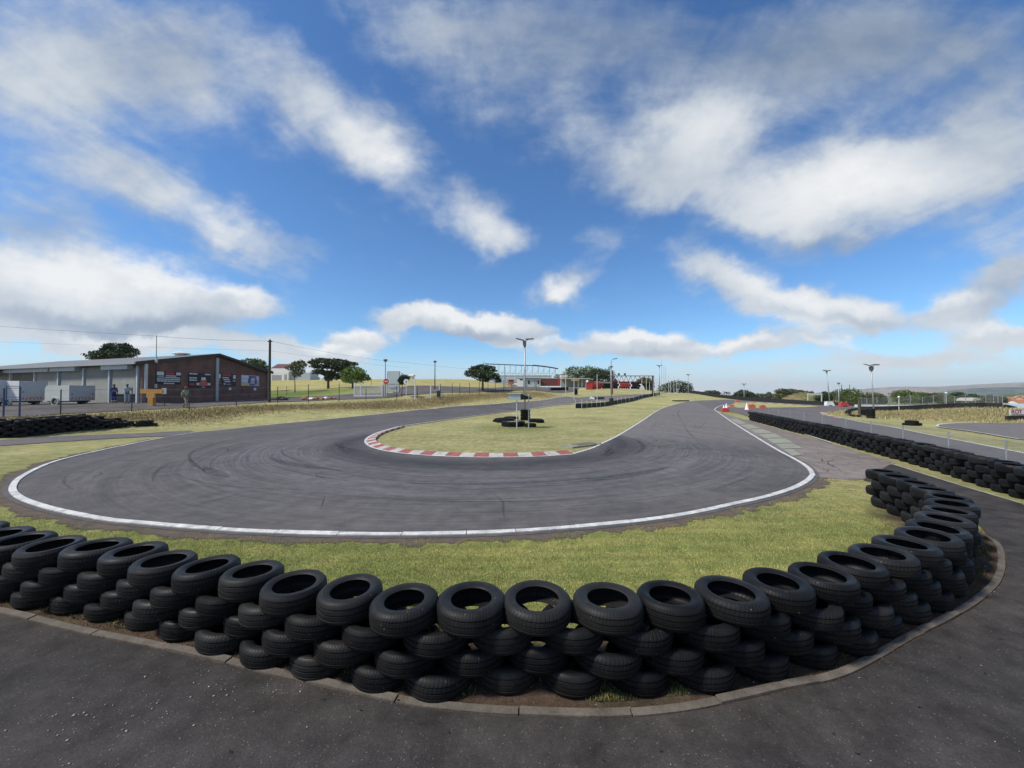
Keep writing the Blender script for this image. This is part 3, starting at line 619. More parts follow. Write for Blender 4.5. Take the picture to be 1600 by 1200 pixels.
def tyre_profile(ro, w, ri, grooves=True):
    h = w/2; q = []
    q += [(ri, -h*.80), (ri+.012, -h*.90), (ri+.03, -h*.97), (ri+(ro-ri)*.45, -h*1.0), (ri+(ro-ri)*.72, -h*.97), (ro-.022, -h*.86), (ro-.008, -h*.72)]
    if grooves:
        for z in (-.46, 0, .46):
            q += [(ro-.0005-abs(z)*.006, h*(z-.075)), (ro-.009, h*(z-.06)), (ro-.009, h*(z+.06)), (ro-.0005-abs(z)*.006, h*(z+.075))]
    q += [(ro-.008, h*.72), (ro-.022, h*.86), (ri+(ro-ri)*.72, h*.97), (ri+(ro-ri)*.45, h), (ri+.03, h*.97), (ri+.012, h*.90), (ri, h*.80)]
    q += [(ri+.012, h*.76), (ri+.05, h*.80), (ro-.03, h*.70), (ro-.018, h*.4), (ro-.016, 0), (ro-.018, -h*.4), (ro-.03, -h*.70), (ri+.05, -h*.80), (ri+.012, -h*.76)]
    return q
TY = []
for k, (ro, w_, ri, mi) in enumerate(((.279,.185,.172,0),(.290,.18,.182,1),(.266,.192,.160,2),(.284,.19,.164,0),(.274,.176,.178,2))):
    mb = MB(); mb.lathe(tyre_profile(ro, w_, ri), 56, closed=True); TY.append(mb.mesh('tyre', TM[mi], smooth=True))
for t in TY:
    try: t.set_sharp_from_angle(angle=R(50))
    except Exception: pass
LOW = tyre_profile(.277, .186, .172, False); LOW = [LOW[i] for i in (0,2,4,6,7,9,11,13,16,19)]
far_tyres = MB()
tr = random.Random(5)
def tyre(p, rz=0., tilt=(0,0), v=None, label='', group=None, s=1.0):
    o = bpy.data.objects.new('tyre', TY[tr.randrange(5) if v is None else v]); COL.objects.link(o)
    o.location = p; o.rotation_euler = (tilt[0], tilt[1], rz); q_ = s*tr.uniform(.97,1.03); o.scale = (q_,q_,s*tr.uniform(.95,1.03))
    return tag(o, label, 'tyre', group)
def low_tyre(p, rz, tilt, s=1.0): far_tyres.lathe(LOW, 18, p, Matrix.Rotation(tilt[0], 4, 'X') @ Matrix.Rotation(tilt[1], 4, 'Y') @ Matrix.Scale(s, 4), closed=True)
def proj(v):
    q = Vector(v)-Vector((0,0,H)); f = q.y*CP_+q.z*SP_; u = q.x; vv = -q.y*SP_+q.z*CP_
    return (800+F*u/f, 600-F*vv/f, f) if f > .05 else (9e9, 9e9, f)
LAYN = ['bottom', 'third-highest', 'second-highest', 'top']
wp = catmull(wallp, sub=8); PITCHW = .553
tot = np.concatenate([[0], np.cumsum(np.hypot(*np.diff(wp, axis=0).T))])
# one top tyre stands at bearing 842: fix the phase of the courses there
k0 = int(np.argmin(np.hypot(wp[:,0]-top_pt(842,931)[0], wp[:,1]-top_pt(842,931)[1]))); ph = tot[k0] % PITCHW
nw = normals(wp)
rows = []
for lay in range(4):
    s0 = ph+(PITCHW/2 if lay % 2 == 0 else 0)
    if s0 >= PITCHW: s0 -= PITCHW
    q = np.arange(s0, tot[-1]-.02, PITCHW)
    lean = lambda s: (3-lay)*float(np.interp(np.interp(s, tot, wp[:,0]), [-3, 0, 4], [.03, .026, .004]))
    rows.append([(np.interp(s, tot, wp[:,0])+np.interp(s, tot, nw[:,0])*lean(s), np.interp(s, tot, wp[:,1])+np.interp(s, tot, nw[:,1])*lean(s)) for s in q])
LH = .176
near_count = 0
for lay in range(4):
    row = rows[lay][::-1]
    for i, (x, y) in enumerate(row):
        jx, jy = tr.gauss(0,.012), tr.gauss(0,.012)
        z = z1(x, y)+.092+lay*LH+tr.uniform(-.004,.006)
        tl = (tr.gauss(0,.022), tr.gauss(0,.022)) if lay else (tr.gauss(0,.012), tr.gauss(0,.012))
        u = proj((x, y, z))[0]
        if -40 < u < 1700:
            tyre((x+jx, y+jy, z), tr.uniform(0,6.28), tl, None, f'black car tyre, {LAYN[lay]} layer of near curved tyre wall, {ordn(i+1)} from its far right end', 'tyres of the near curved wall'); near_count += 1
        else: low_tyre((x+jx, y+jy, z), 0, tl)
# straight wall right of the run-off
RW = [(1600,784),(1542,764.5),(1502,751.5),(1456,735.5),(1399,719),(1341,703),(1284,686.5),(1226,672),(1169,656.5)]
rw = [(9.3,3.0),(10.0,5.4)]+[tuple(G(*p)[:2]) for p in RW]
rw = catmull(rw, sub=8); rn = normals(rw); rw = rw-rn*.27   # from the front base edge to the centre line
tot2 = np.concatenate([[0], np.cumsum(np.hypot(*np.diff(rw, axis=0).T))])
right_count = 0; RIGHT_MAX = 134; cand = []
for lay in range(4):
    q = np.arange(.1+(PITCHW/2 if lay % 2 else 0), tot2[-1], PITCHW)
    idx = 0
    for s in q:
        x, y = np.interp(s, tot2, rw[:,0]), np.interp(s, tot2, rw[:,1])
        z = z1(x, y)+.092+lay*LH+tr.uniform(-.004,.006); u = proj((x, y, z))[0]
        vis = u < 1640
        if vis: idx += 1
        cand.append((s if vis else 1e9, lay, idx, x+tr.gauss(0,.02), y+tr.gauss(0,.02), z))
cand.sort()
for k, (s, lay, idx, x, y, z) in enumerate(cand):
    tl = (tr.gauss(0,.035), tr.gauss(0,.035))
    if k < RIGHT_MAX and s < 1e8: tyre((x, y, z), tr.uniform(0,6.28), tl, None, f'black tyre, {LAYN[lay]} layer of straight right-hand tyre wall, {ordn(idx)} from the photo edge', 'tyres of the straight wall')
    else: low_tyre((x, y, z), 0, tl)
# wall on the far left beside the access lane
lw = np.array([(-38,16.6),(-31,18.8)]+[tuple(G(*p)[:2]) for p in ((0,684),(60,679.5),(100,675),(160,670),(208,666.5))]); lw = catmull(lw, sub=8)
lwn = normals(lw)
for lay in range(10):
    back_row, lay = lay//5, lay % 5
    for i, (x, y) in enumerate(resample(lw+lwn*.5*back_row, PITCHW, PITCHW/2 if lay % 2 else 0)):
        e = np.hypot(x-lw[-1,0], y-lw[-1,1])
        if e < (lay-1)*.7: continue
        low_tyre((x+tr.gauss(0,.03), y+tr.gauss(0,.03), z1(x,y)+.09+lay*LH), 0, (tr.gauss(0,.05), tr.gauss(0,.05)))
for px, py in ((216,666),(227,665.5),(238,665.3)):
    v = G(px, py); low_tyre((v.x, v.y, v.z+.09), 0, (0,0)); 
    if px < 235: low_tyre((v.x+.1, v.y+.1, v.z+.27), 0, (.03,0))

# ================================================================ VERGE GRASS AND WEEDS
def blades(name, n, area, hmin, hmax, wid, colfn, lean=.6):
    """area: function(n) -> x, y ; one bent triangle pair per blade"""
    x, y = area(n); n = len(x); z = zf(x, y)
    h = RNG.uniform(hmin, hmax, n); a = RNG.uniform(0, 2*math.pi, n); l = RNG.uniform(.1, lean, n)*h; wv = wid*RNG.uniform(.6, 1.3, n)
    b = a+RNG.uniform(.9, 2.2, n)
    V = np.empty((n, 3, 3), np.float32)
    V[:,0] = np.stack([x-wv*np.cos(b), y-wv*np.sin(b), z-.004], 1); V[:,1] = np.stack([x+wv*np.cos(b), y+wv*np.sin(b), z-.004], 1)
    V[:,2] = np.stack([x+l*np.cos(a), y+l*np.sin(a), z+np.sqrt(np.maximum(h*h-l*l, 1e-6))], 1)
    me = bpy.data.meshes.new(name); me.vertices.add(n*3); me.vertices.foreach_set('co', V.ravel())
    me.loops.add(n*3); me.loops.foreach_set('vertex_index', np.arange(n*3, dtype=np.int32))
    me.polygons.add(n); me.polygons.foreach_set('loop_start', np.arange(0, n*3, 3, dtype=np.int32)); me.polygons.foreach_set('loop_total', np.full(n, 3, np.int32))
    me.update(calc_edges=True)
    c = colfn(x, y)*RNG.uniform(.65, 1.35, (n,1)); c = np.repeat(c, 3, 0)
    a_ = me.attributes.new('gcol', 'FLOAT_COLOR', 'POINT'); a_.data.foreach_set('color', np.concatenate([c, np.ones((n*3,1))], 1).astype(np.float32).ravel())
    me.materials.append(M_blade); o = bpy.data.objects.new(name, me); COL.objects.link(o); return o
m, nt, b = newmat('grass_blades'); a_ = nt.nodes.new('ShaderNodeAttribute'); a_.attribute_name = 'gcol'; co = coords(nt)
n1 = noise(nt, mapping(nt, co, (.35,2.6,1), (0,0,R(-7))), 1.3, 5, .6)
nt.links.new(mixc(nt, mrange(nt, n1.outputs[0], .42, .62, 0, .8, True), a_.outputs['Color'], mixc(nt, 1., a_.outputs['Color'], (1.6,1.34,1.5), 'MULTIPLY')), b.inputs['Base Color'])
b.inputs['Roughness'].default_value = .8; b.inputs['Specular IOR Level'].default_value = .08; M_blade = m
tp_np = np.asarray(track_poly); ap_np = np.asarray(apron_poly); rn_np = np.asarray(run_poly)
far_edge = resample(np.vstack([pw, pr[1:8]]), .3)
def verge(n):
    x = RNG.uniform(-15, 11.5, n*3); y = RNG.uniform(3.2, 13.5, n*3); r = np.hypot(x, y)
    keep = (RNG.random(n*3) < np.clip((5.2/r)**1.7, 0, 1)) & ~pip(x, y, tp_np) & ~pip(x, y, ap_np) & ~pip(x, y, rn_np)
    x, y = x[keep], y[keep]
    de = pdist(x, y, far_edge[::4].tolist()); dw = pdist(x, y, wp[::6].tolist())
    k = (de > .30+.12*np.sin(x*5)+.1*np.sin(y*9+x*2)) & ((dw > .5+.12*np.sin(x*4+y*3)) | (RNG.random(len(x)) < .12))
    return x[k][:n], y[k][:n]
def vcol(x, y):
    c = gcol(x, y); s = RNG.random((len(x),1)); return np.where(s < .3, c*np.array([1.5,1.28,1.15]), np.where(s > .8, c*np.array([.72,.9,.8]), c))*1.08
gb = blades('grass', 560000, verge, .013, .034, .0033, vcol); tag(gb, 'short mown green and straw grass on the verge inside the near tyre wall', 'grass', kind='stuff')
ins = np.asarray(offs(catmull(kerbp, sub=3), .12))
def strip(n):
    i = RNG.integers(0, len(ins)-1, n*2); t = RNG.random(n*2); p = ins[i]+(ins[i+1]-ins[i])*t[:,None]
    nn = normals(ins)[i]; d = RNG.random(n*2)**1.6*.55; q = p+nn*d[:,None]
    cl = np.sin(q[:,0]*2.3+1)*np.sin(q[:,0]*5.1+q[:,1]*3.3)+.7*np.sin(q[:,0]*9.7-q[:,1]*4.1)+.25*(q[:,0] > .5)
    k = (cl+RNG.normal(0,.22,n*2) > .42) & (np.hypot(q[:,0], q[:,1]) < 9.5); q = q[k][:n]; return q[:,0], q[:,1]
def wcol(x, y):
    s = RNG.random((len(x),1)); return np.where(s < .35, np.array([[.17,.15,.055]]), np.where(s < .8, np.array([[.06,.085,.028]]), np.array([[.085,.105,.04]])))
wd_ = blades('weeds', 20000, strip, .012, .042, .0055, wcol, .9); tag(wd_, 'low weeds and grass tufts between the tyres and the concrete edging', 'weeds', kind='stuff')
# loose chips on the apron
mb = MB(); r3 = random.Random(21)
def chip(x, y, s, lvl=2.2):
    z = float(lift(x, y, lvl)[0]); n = 6; a0 = r3.random()*6; st = r3.uniform(.5, 1)
    vs = [(x+s*st*math.cos(a0)*math.cos(k*1.047)-s*math.sin(a0)*math.sin(k*1.047)*r3.uniform(.6,1), y+s*st*math.sin(a0)*math.cos(k*1.047)+s*math.cos(a0)*math.sin(k*1.047)*r3.uniform(.6,1), z-.002) for k in range(n)]
    vs += [(x, y, z+s*.5)]; mb.add(vs, [(k, (k+1)%n, n) for k in range(n)])
for _ in range(380):
    x = r3.uniform(-8, 8); y = r3.uniform(1.6, 8)
    if pip(np.array([x]), np.array([y]), ap_np)[0]: chip(x, y, abs(r3.gauss(.0025,.003))+.0018)
for _ in range(260):   # swept grit to the left
    t = r3.random(); x = -4.3+3.2*t+r3.gauss(0,.25); y = 2.35+1.2*t+r3.gauss(0,.22)
    if pip(np.array([x]), np.array([y]), ap_np)[0]: chip(x, y, abs(r3.gauss(.003,.004))+.002)
for _ in range(260):
    i = r3.randrange(len(ins)-1); q = ins[i]+normals(ins)[i]*r3.uniform(-.25,.5)+np.array([r3.gauss(0,.1), r3.gauss(0,.1)])
    chip(q[0], q[1], abs(r3.gauss(.004,.004))+.002, .5)
tag(mb.build('gravel', mat('pale_stone', (.30,.28,.255), .8, 0, .4, 20)), 'pale stone chips scattered over the dark apron', 'gravel', kind='stuff')
mb = MB()
for px, py in ((1335,1180),(1035,1178),(505,1095),(940,1190),(1540,1055),(1500,1030),(1300,1150),(1440,1110),(700,1150),(1240,1180),(560,1110),(1560,1000),(620,1098),(360,1180)):
    v = G(px, py); a = r3.random()*6; l = r3.uniform(.015,.045); z = float(lift(v.x, v.y, 2.2)[0])+.004
    mb.tube([(v.x, v.y, z), (v.x+l*.5*math.cos(a), v.y+l*.5*math.sin(a), z+.004), (v.x+l*math.cos(a+.5), v.y+l*math.sin(a+.5), z)], .0035, 5)
tag(mb.build('leaf_litter', mat('dead_leaf', (.035,.024,.018), .8)), 'dark twigs and dead leaf scraps on the apron', 'litter', kind='stuff')

# ================================================================ TREES
def leaf_mat(name, c1, c2):
    m, nt, b = newmat(name); g_ = nt.nodes.new('ShaderNodeNewGeometry'); co = coords(nt)
    n1 = noise(nt, co, 1.1, 3, .6)
    f = mathn(nt, 'ADD', mathn(nt, 'MULTIPLY', g_.outputs['Random Per Island'], .55), mathn(nt, 'MULTIPLY', mrange(nt, n1.outputs[0], .3, .7), .45))
    nt.links.new(mixc(nt, f, c1, c2), b.inputs['Base Color']); b.inputs['Roughness'].default_value = .62; b.inputs['Specular IOR Level'].default_value = .25
    return m
L_dark = leaf_mat('dark_leaves', (.024,.042,.015), (.075,.105,.034)); L_mid = leaf_mat('green_leaves', (.045,.075,.018), (.13,.165,.045))
L_bright = leaf_mat('bright_leaves', (.065,.115,.018), (.18,.24,.05)); L_olive = leaf_mat('olive_leaves', (.05,.062,.022), (.13,.14,.055)); L_dull = leaf_mat('dull_leaves', (.06,.075,.045), (.12,.135,.08))
M_bark = mat('bark', (.085,.065,.05), .9, 0, .3, 4, .6)
def crown_mb(clumps, n, leaf, seed):
    """clumps: (x,y,z, rx,ry,rz, weight); leaves lie in the outer shell of each clump, turned every way"""
    r = np.random.default_rng(seed); wts = np.array([c[6] for c in clumps]); ids = r.choice(len(clumps), n, p=wts/wts.sum()); c = np.array([q[:6] for q in clumps])[ids]
    d = r.normal(size=(n,3)); d /= np.linalg.norm(d, axis=1)[:,None]; rad = r.uniform(.45, 1.04, n)**.7
    bumpy = 1+.16*np.sin(d[:,0]*7+ids)*np.sin(d[:,2]*6+ids*2)+.10*np.sin(d[:,1]*13+ids)
    p = c[:,:3]+d*c[:,3:6]*(rad*bumpy)[:,None]
    a = r.normal(size=(n,3)); a /= np.linalg.norm(a, axis=1)[:,None]; b = np.cross(a, r.normal(size=(n,3))); b /= np.linalg.norm(b, axis=1)[:,None]
    s = leaf*r.uniform(.6, 1.35, (n,1))
    V = np.stack([p-a*s*.5, p+b*s*.32, p+a*s*.6, p-b*s*.32], 1).reshape(-1,3)
    return V
def quads_mesh(name, V, m):
    n = len(V)//4; me = bpy.data.meshes.new(name); me.vertices.add(n*4); me.vertices.foreach_set('co', V.astype(np.float32).ravel())
    me.loops.add(n*4); me.loops.foreach_set('vertex_index', np.arange(n*4, dtype=np.int32)); me.polygons.add(n)
    me.polygons.foreach_set('loop_start', np.arange(0, n*4, 4, dtype=np.int32)); me.polygons.foreach_set('loop_total', np.full(n, 4, np.int32))
    me.update(calc_edges=True); me.materials.append(m); return me
def tree(name, loc, clumps, n, leaf, m, trunk_r, label, cat='tree', group=None, seed=1, trunk_h=None, limbs=True):
    t = thing(name, loc, label, cat, group, local=True)
    V = crown_mb(clumps, n, leaf, seed); o = bpy.data.objects.new('crown', quads_mesh('crown', V, m)); COL.objects.link(o); o.parent = t
    r = random.Random(seed); mb = MB(); zc = min(c[2] for c in clumps); th = trunk_h or zc*.7+.3
    top = Vector((r.uniform(-.1,.1), r.uniform(-.1,.1), th))
    mb.tube([(0,0,-.3), (r.uniform(-.05,.05), 0, th*.5), top], [trunk_r*1.25, trunk_r, trunk_r*.8], 8)
    if limbs:
        for c in clumps[:9]:
            e = Vector(c[:3])+Vector((0,0,c[5]*.15)); mid = top.lerp(e, .5)+Vector((r.uniform(-.1,.1), r.uniform(-.1,.1), -.12*(e-top).length*.5)); mb.tube([top-Vector((0,0,.05)), mid, e], [trunk_r*.55, trunk_r*.36, trunk_r*.12], 6)
    mb.build('trunk', M_bark, t, (0,0,0), True); return t
def round_clumps(w, h, z0, k, seed, depth=None):
    r = random.Random(seed); out = []; depth = depth or w
    for i in range(k):
        a = r.uniform(0, 6.28); q = r.random()**.5; zz = r.uniform(.12, 1)
        sp_ = math.sin(math.pi*min(1, .25+zz*.68))
        s = r.uniform(.20, .34)
        out.append((math.cos(a)*q*w*.38*sp_, math.sin(a)*q*depth*.38*sp_, z0+h*(zz*.78+.05), w*s*.75, depth*s*.75, h*s*.62, s**2))
    return out
def place_px(px, py, d): return at(px, py, d)
def ground_pos(px, d):
    x = (px-800)/F*d; return Vector((x, d, z1(x, d)))
# acacia: flat tiers
p = ground_pos(513, 77); sc_ = 77/F
def tiers(lst, p, d):
    k = d/F; out = []
    for px, py, rx, ry in lst: out.append(((px-(p.x/d*F+800))*k, random.Random(px*7+py).uniform(-1.5,1.5), (612-py)*k+H-p.z, rx*k, rx*k*.8, ry*k, rx*ry))
    return out
tree('acacia_tree', p, tiers([(508,564,16,4),(528,566,22,4.5),(545,568,12,3.5),(496,572,14,4),(520,572,22,4.5),(548,574,9,3),(500,581,11,4.5),(514,584,12,5),(508,591,8,4),(535,578,14,5),(490,566,9,3),(526,588,10,5)], p, 77), 8200, .30, L_dark, .22, 'dark flat-topped acacia with layered crown on the lawn right of the workshop', seed=2, trunk_h=3.2)
p = ground_pos(551, 70)
tree('leafy_tree', p, tiers([(551,580,15,8),(541,584,12,8),(563,585,13,8),(553,592,18,7),(570,589,10,5),(537,592,9,6),(577,592,5,3)], p, 70), 4600, .26, L_bright, .15, 'bright green bushy tree left of the white gate', seed=3, trunk_h=2.0)
p = ground_pos(461, 66)
tree('sparse_tree', p, tiers([(456,569,9,6),(468,568,9,6),(475,575,8,5),(452,575,7,4),(463,580,10,5),(470,586,7,4)], p, 66), 1050, .30, L_olive, .07, 'thin sparse tree with see-through crown in front of white house', seed=4, trunk_h=2.5)
p = ground_pos(753.5, 61)
tree('small_tree', p, tiers([(740,578,10,6),(752,575,12,6),(765,577,11,6),(734,584,9,5),(748,585,13,7),(762,586,12,7),(773,588,8,5),(756,593,10,4),(779,594,5,4)], p, 61), 5200, .24, L_dark, .11, 'round dark tree growing by the dark fence left of floodlight pole', seed=5, trunk_h=2.1)
p = ground_pos(628, 49)
tree('clipped_tree', p, [(.25,0,2.25,.68,.68,.66,1),(-.05,0,2.1,.5,.5,.55,.5)], 2600, .12, leaf_mat('deep_leaves', (.020,.038,.014), (.05,.075,.028)), .05, 'small clipped ball tree behind the white disc road sign', seed=6, trunk_h=1.5)
p = ground_pos(177, 66); p.z = 2.0
tree('evergreen_tree', p, tiers([(178,545,18,9),(165,549,13,7),(190,549,14,7),(178,555,26,6),(158,557,9,3),(203,556,9,3),(212,557,5,2),(178,560,24,6),(185,540,10,5),(170,541,9,5)], p, 66), 6200, .30, L_dark, .3, 'dark evergreen tree standing up behind the workshop roof', seed=7, trunk_h=5)
p = ground_pos(398, 74)
tree('bushy_tree', p, tiers([(392,566,13,6),(408,569,12,7),(400,577,18,9),(380,574,10,5)], p, 74), 3200, .32, L_mid, .25, 'dark tree showing above the right-hand slope of the workshop roof', seed=8, trunk_h=3)
# broad trees behind the stands
for i, (px, d, lst, lab) in enumerate(((898,165,[(898,580,16,8),(890,588,15,7),(910,589,12,7),(878,590,12,6),(892,597,18,6)],'broad dark tree, first of three rounded crowns behind the red barrier'),
        (926,170,[(920,580,12,8),(932,584,13,9),(924,592,16,6),(924,600,16,6)],'broad dark tree, middle one of three rounded crowns behind the red barrier'),
        (946,168,[(940,584,14,8),(951,585,10,9),(945,594,16,7),(958,598,8,8),(950,603,14,7)],'broad dark tree, third of three rounded crowns, nearest the red gantry'),
        (1006,150,[(1006,597,12,7),(1000,602,9,5),(1014,602,8,6),(1006,609,12,6)],'round dark tree under the right end of the red gantry'),
        (1048,170,[(1046,604,14,7),(1058,601,16,7),(1070,605,11,8),(1078,608,6,5),(1036,606,10,5),(1042,612,15,5),(1060,613,17,5),(1074,613,8,4)],'wide dark spreading tree behind the tall white posts'))):
    p = ground_pos(px, d); tree('broad_tree', p, tiers(lst, p, d), 3600, .55, L_dark if i in (2,4) else (L_olive if i == 3 else L_mid), .3, lab, group='trees behind the stands', seed=20+i, trunk_h=2.5)
for i, (px, d, lst, m_, lab) in enumerate(((1110,190,[(1108,614,7,3),(1115,614,7,3)],L_dull,'low pale bush just left of a palm beyond the black barrier'),
        (1162,150,[(1162,615,7,5),(1158,618,7,5),(1171,617,6,4),(1176,620,5,3)],L_dark,'round dark tree beyond the barrier, floodlight pole in front'),
        (1192,160,[(1188,620,10,4),(1200,621,10,4),(1203,616,3,3)],L_dull,'pale low bush left of the brown hill'),
        (1228,260,[(1222,611,9,3),(1236,611,10,3),(1250,614,9,4),(1212,620,8,4),(1262,616,6,4)],L_olive,'wide scrubby bush along the crest of the brown hill'),
        (1291,115,[(1288,621,10,6),(1284,619,6,5),(1296,620,5,5)],L_dark,'dark tree just right of the white goal-like frame'),
        (1326,100,[(1320,614,10,5),(1330,614,10,6),(1318,622,12,6),(1335,622,12,7),(1345,621,8,6)],L_mid,'yellow-green leafy tree between two dark masts'),
        (1362,105,[(1356,622,12,7),(1368,622,10,6),(1350,625,10,5),(1378,626,8,5)],L_olive,'olive green wide bush behind the right floodlight pole'),
        (1418,92,[(1408,617,9,5),(1420,615,10,5),(1430,618,9,5),(1414,623,14,5),(1402,624,8,4)],L_mid,'broad green tree behind the right fence, largest of that row'),
        (1446,96,[(1440,619,8,4),(1452,620,9,4),(1446,625,12,4)],L_olive,'olive green tree behind the fence, beside the largest one'),
        (1470,98,[(1464,619,8,4),(1476,621,8,4),(1470,625,12,4)],L_mid,'low green tree behind the fence with lamp-like white discs'),
        (1500,102,[(1496,616,6,3),(1504,618,8,4),(1498,623,12,5),(1513,620,6,4)],L_dark,'darkest tree behind the right fence'),
        (1545,110,[(1532,623,9,4),(1546,622,9,4),(1558,624,7,4),(1520,626,8,3)],L_dull,'greyish wide tree behind the right end of the fence'))):
    p = ground_pos(px, d); tree('bush' if 'bush' in lab else 'broad_tree', p, tiers([(a_, b_+.5, c_*1.35, e_*1.35) for a_, b_, c_, e_ in lst], p, d), 3400, d*.0034, m_, .16, lab, 'bush' if 'bush' in lab else 'tree', 'greenery beyond the far fences', seed=40+i, trunk_h=1.6)
# palms beyond the barrier
def palm(px, d, py_top, py_c, label, n=14, fl=10):
    p = ground_pos(px, d); t = thing('palm_tree', p, label, 'palm tree', 'palms beyond the barriers', local=True); k = d/F; zc = (612-py_c)*k+H-p.z; mb = MB(); mb.tube([(0,0,-.2),(.05,0,zc*.5),(0,0,zc)], [.16,.13,.11], 8); mb.build('trunk', M_bark, t, (0,0,0))
    r = random.Random(px); V = []
    for i in range(n):
        a = 6.28*i/n+r.uniform(-.2,.2); el = r.uniform(.1, 1.1); L = fl*k*r.uniform(.8,1.15); pts_ = [Vector((math.cos(a)*L*t_*math.cos(el*.6), math.sin(a)*L*t_*math.cos(el*.6), zc+L*(math.sin(el)*t_-.75*t_*t_))) for t_ in np.linspace(0, 1, 8)]
        for q0, q1 in zip(pts_[:-1], pts_[1:]):
            u = (q1-q0).normalized(); s_ = u.cross(Vector((0,0,1))).normalized()
            for sg in (-1, 1):
                tip = q0+u*.25*L*.5+s_*sg*L*.16-Vector((0,0,L*.07)); V += [q0, q1, tip, tip-u*.03]
    o = bpy.data.objects.new('fronds', quads_mesh('fronds', np.array([tuple(v) for v in V]), L_dark)); COL.objects.link(o); o.parent = t
palm(1135, 150, 610, 613, 'small palm beyond the black barrier, left of a round dark tree', fl=7)
palm(1303, 98, 610, 614, 'dark feathery palm beside the short floodlight pole', fl=10)
palm(1311, 102, 612, 616, 'dark feathery palm partly behind the short floodlight pole', fl=9)

# long dry grass on the banks
def bank_area(line, half, x0, x1):
    def f(n):
        p = resample(np.array(line), .2); i = RNG.integers(0, len(p), n); q = p[i]+RNG.normal(0, half, (n,2)); k = np.ones(n, bool)
        for poly in (track_poly, yard, rt): k &= ~pip(q[:,0], q[:,1], np.asarray(poly))
        return q[k,0], q[k,1]
    return f
def bcol(x, y):
    s = RNG.random((len(x),1)); return np.where(s < .45, np.array([[.28,.23,.12]]), np.where(s < .8, np.array([[.35,.31,.15]]), np.array([[.19,.185,.075]])))
def bcol2(x, y):
    s = RNG.random((len(x),1)); return np.where(s < .4, np.array([[.31,.28,.135]]), np.where(s < .75, np.array([[.38,.345,.17]]), np.array([[.19,.20,.08]])))
o = blades('dry_grass', 52000, bank_area(BANK, 1.35, 0, 0), .05, .20, .022, bcol, .8); tag(o, 'brown dry grass tufts along the bank below the wire fence', 'grass', kind='stuff')
o = blades('dry_grass', 45000, bank_area(RBANK, 3.4, 0, 0), .08, .32, .028, bcol2, .8); tag(o, 'long straw-coloured grass on the slope below the tall right fence', 'grass', kind='stuff')

# ================================================================ COMMON MATERIALS
M_white = mat('white_paint', (.70,.70,.68), .5, 0, .12, 2); M_offw = mat('weathered_white', (.52,.53,.51), .6, 0, .2, 2)
M_galv = mat('galvanised_steel', (.34,.36,.38), .45, .5, .2, 4); M_dkst = mat('dark_steel', (.045,.047,.05), .55, .3, .25, 5)
M_black = mat('black_plastic', (.012,.012,.013), .55, 0, .2, 3); M_red = mat('red_paint', (.42,.05,.045), .5, 0, .15, 3); M_orange = mat('orange_plastic', (.48,.13,.055), .5, 0, .2, 3)
M_yel = mat('yellow_board', (.43,.225,.05), .65, 0, .3, 3); M_grey = mat('grey_paint', (.30,.32,.33), .6, 0, .15, 2); M_wood = mat('dark_timber', (.055,.046,.038), .85, 0, .3, 5)
M_rust = mat('rust_red_steel', (.15,.05,.042), .6, .1, .25, 3); M_blue = mat('blue_paint', (.05,.08,.17), .6, 0, .2, 3); M_glass = mat('dark_glass', (.02,.024,.03), .15, 0, .1, 2)
M_belt = mat('rubber_belt', (.016,.016,.017), .7, 0, .4, 2.5, .5); M_bluegrey = mat('blue_grey_panel', (.40,.46,.50), .55, 0, .12, 2)
def brick_mat():
    m, nt, b = newmat('brown_brick'); co = coords(nt); sp = nt.nodes.new('ShaderNodeSeparateXYZ'); nt.links.new(co, sp.inputs[0])
    cb = nt.nodes.new('ShaderNodeCombineXYZ'); nt.links.new(mathn(nt, 'ADD', sp.outputs[0], sp.outputs[1]), cb.inputs[0]); nt.links.new(sp.outputs[2], cb.inputs[1])
    br = nt.nodes.new('ShaderNodeTexBrick'); nt.links.new(cb.outputs[0], br.inputs['Vector'])
    for k, c in (('Color1', (.19,.088,.064)), ('Color2', (.125,.062,.049)), ('Mortar', (.17,.125,.105))): br.inputs[k].default_value = (*c, 1)
    br.inputs['Scale'].default_value = 1; br.inputs['Brick Width'].default_value = .23; br.inputs['Row Height'].default_value = .085; br.inputs['Mortar Size'].default_value = .008
    n = noise(nt, co, .8, 5, .6); v = nt.nodes.new('ShaderNodeVectorMath'); v.operation = 'SCALE'; nt.links.new(br.outputs[0], v.inputs[0]); nt.links.new(mrange(nt, n.outputs[0], .3, .7, .75, 1.3), v.inputs['Scale'])
    nt.links.new(v.outputs[0], b.inputs['Base Color']); b.inputs['Roughness'].default_value = .88; bump(nt, br.outputs['Fac'], -.4, .01, b); return m
def ribbed(name, col, axis, period, rough=.5, metal=.2, var=.15, depth=.02):
    """corrugated or slatted sheet: ribs along one object axis ('xy' = along the wall)"""
    m, nt, b = newmat(name); co = coords(nt); sp = nt.nodes.new('ShaderNodeSeparateXYZ'); nt.links.new(co, sp.inputs[0])
    c = sp.outputs[2] if axis == 'z' else mathn(nt, 'ADD', sp.outputs[0], mathn(nt, 'MULTIPLY', sp.outputs[1], .35))
    s = mathn(nt, 'SINE', mathn(nt, 'MULTIPLY', c, 6.283/period)); n = noise(nt, co, .9, 5, .65)
    v = nt.nodes.new('ShaderNodeVectorMath'); v.operation = 'SCALE'; v.inputs[0].default_value = col; nt.links.new(mrange(nt, n.outputs[0], .3, .7, 1-var, 1+var), v.inputs['Scale'])
    nt.links.new(v.outputs[0], b.inputs['Base Color']); b.inputs['Roughness'].default_value = rough; b.inputs['Metallic'].default_value = metal; bump(nt, s, .7, depth, b); return m
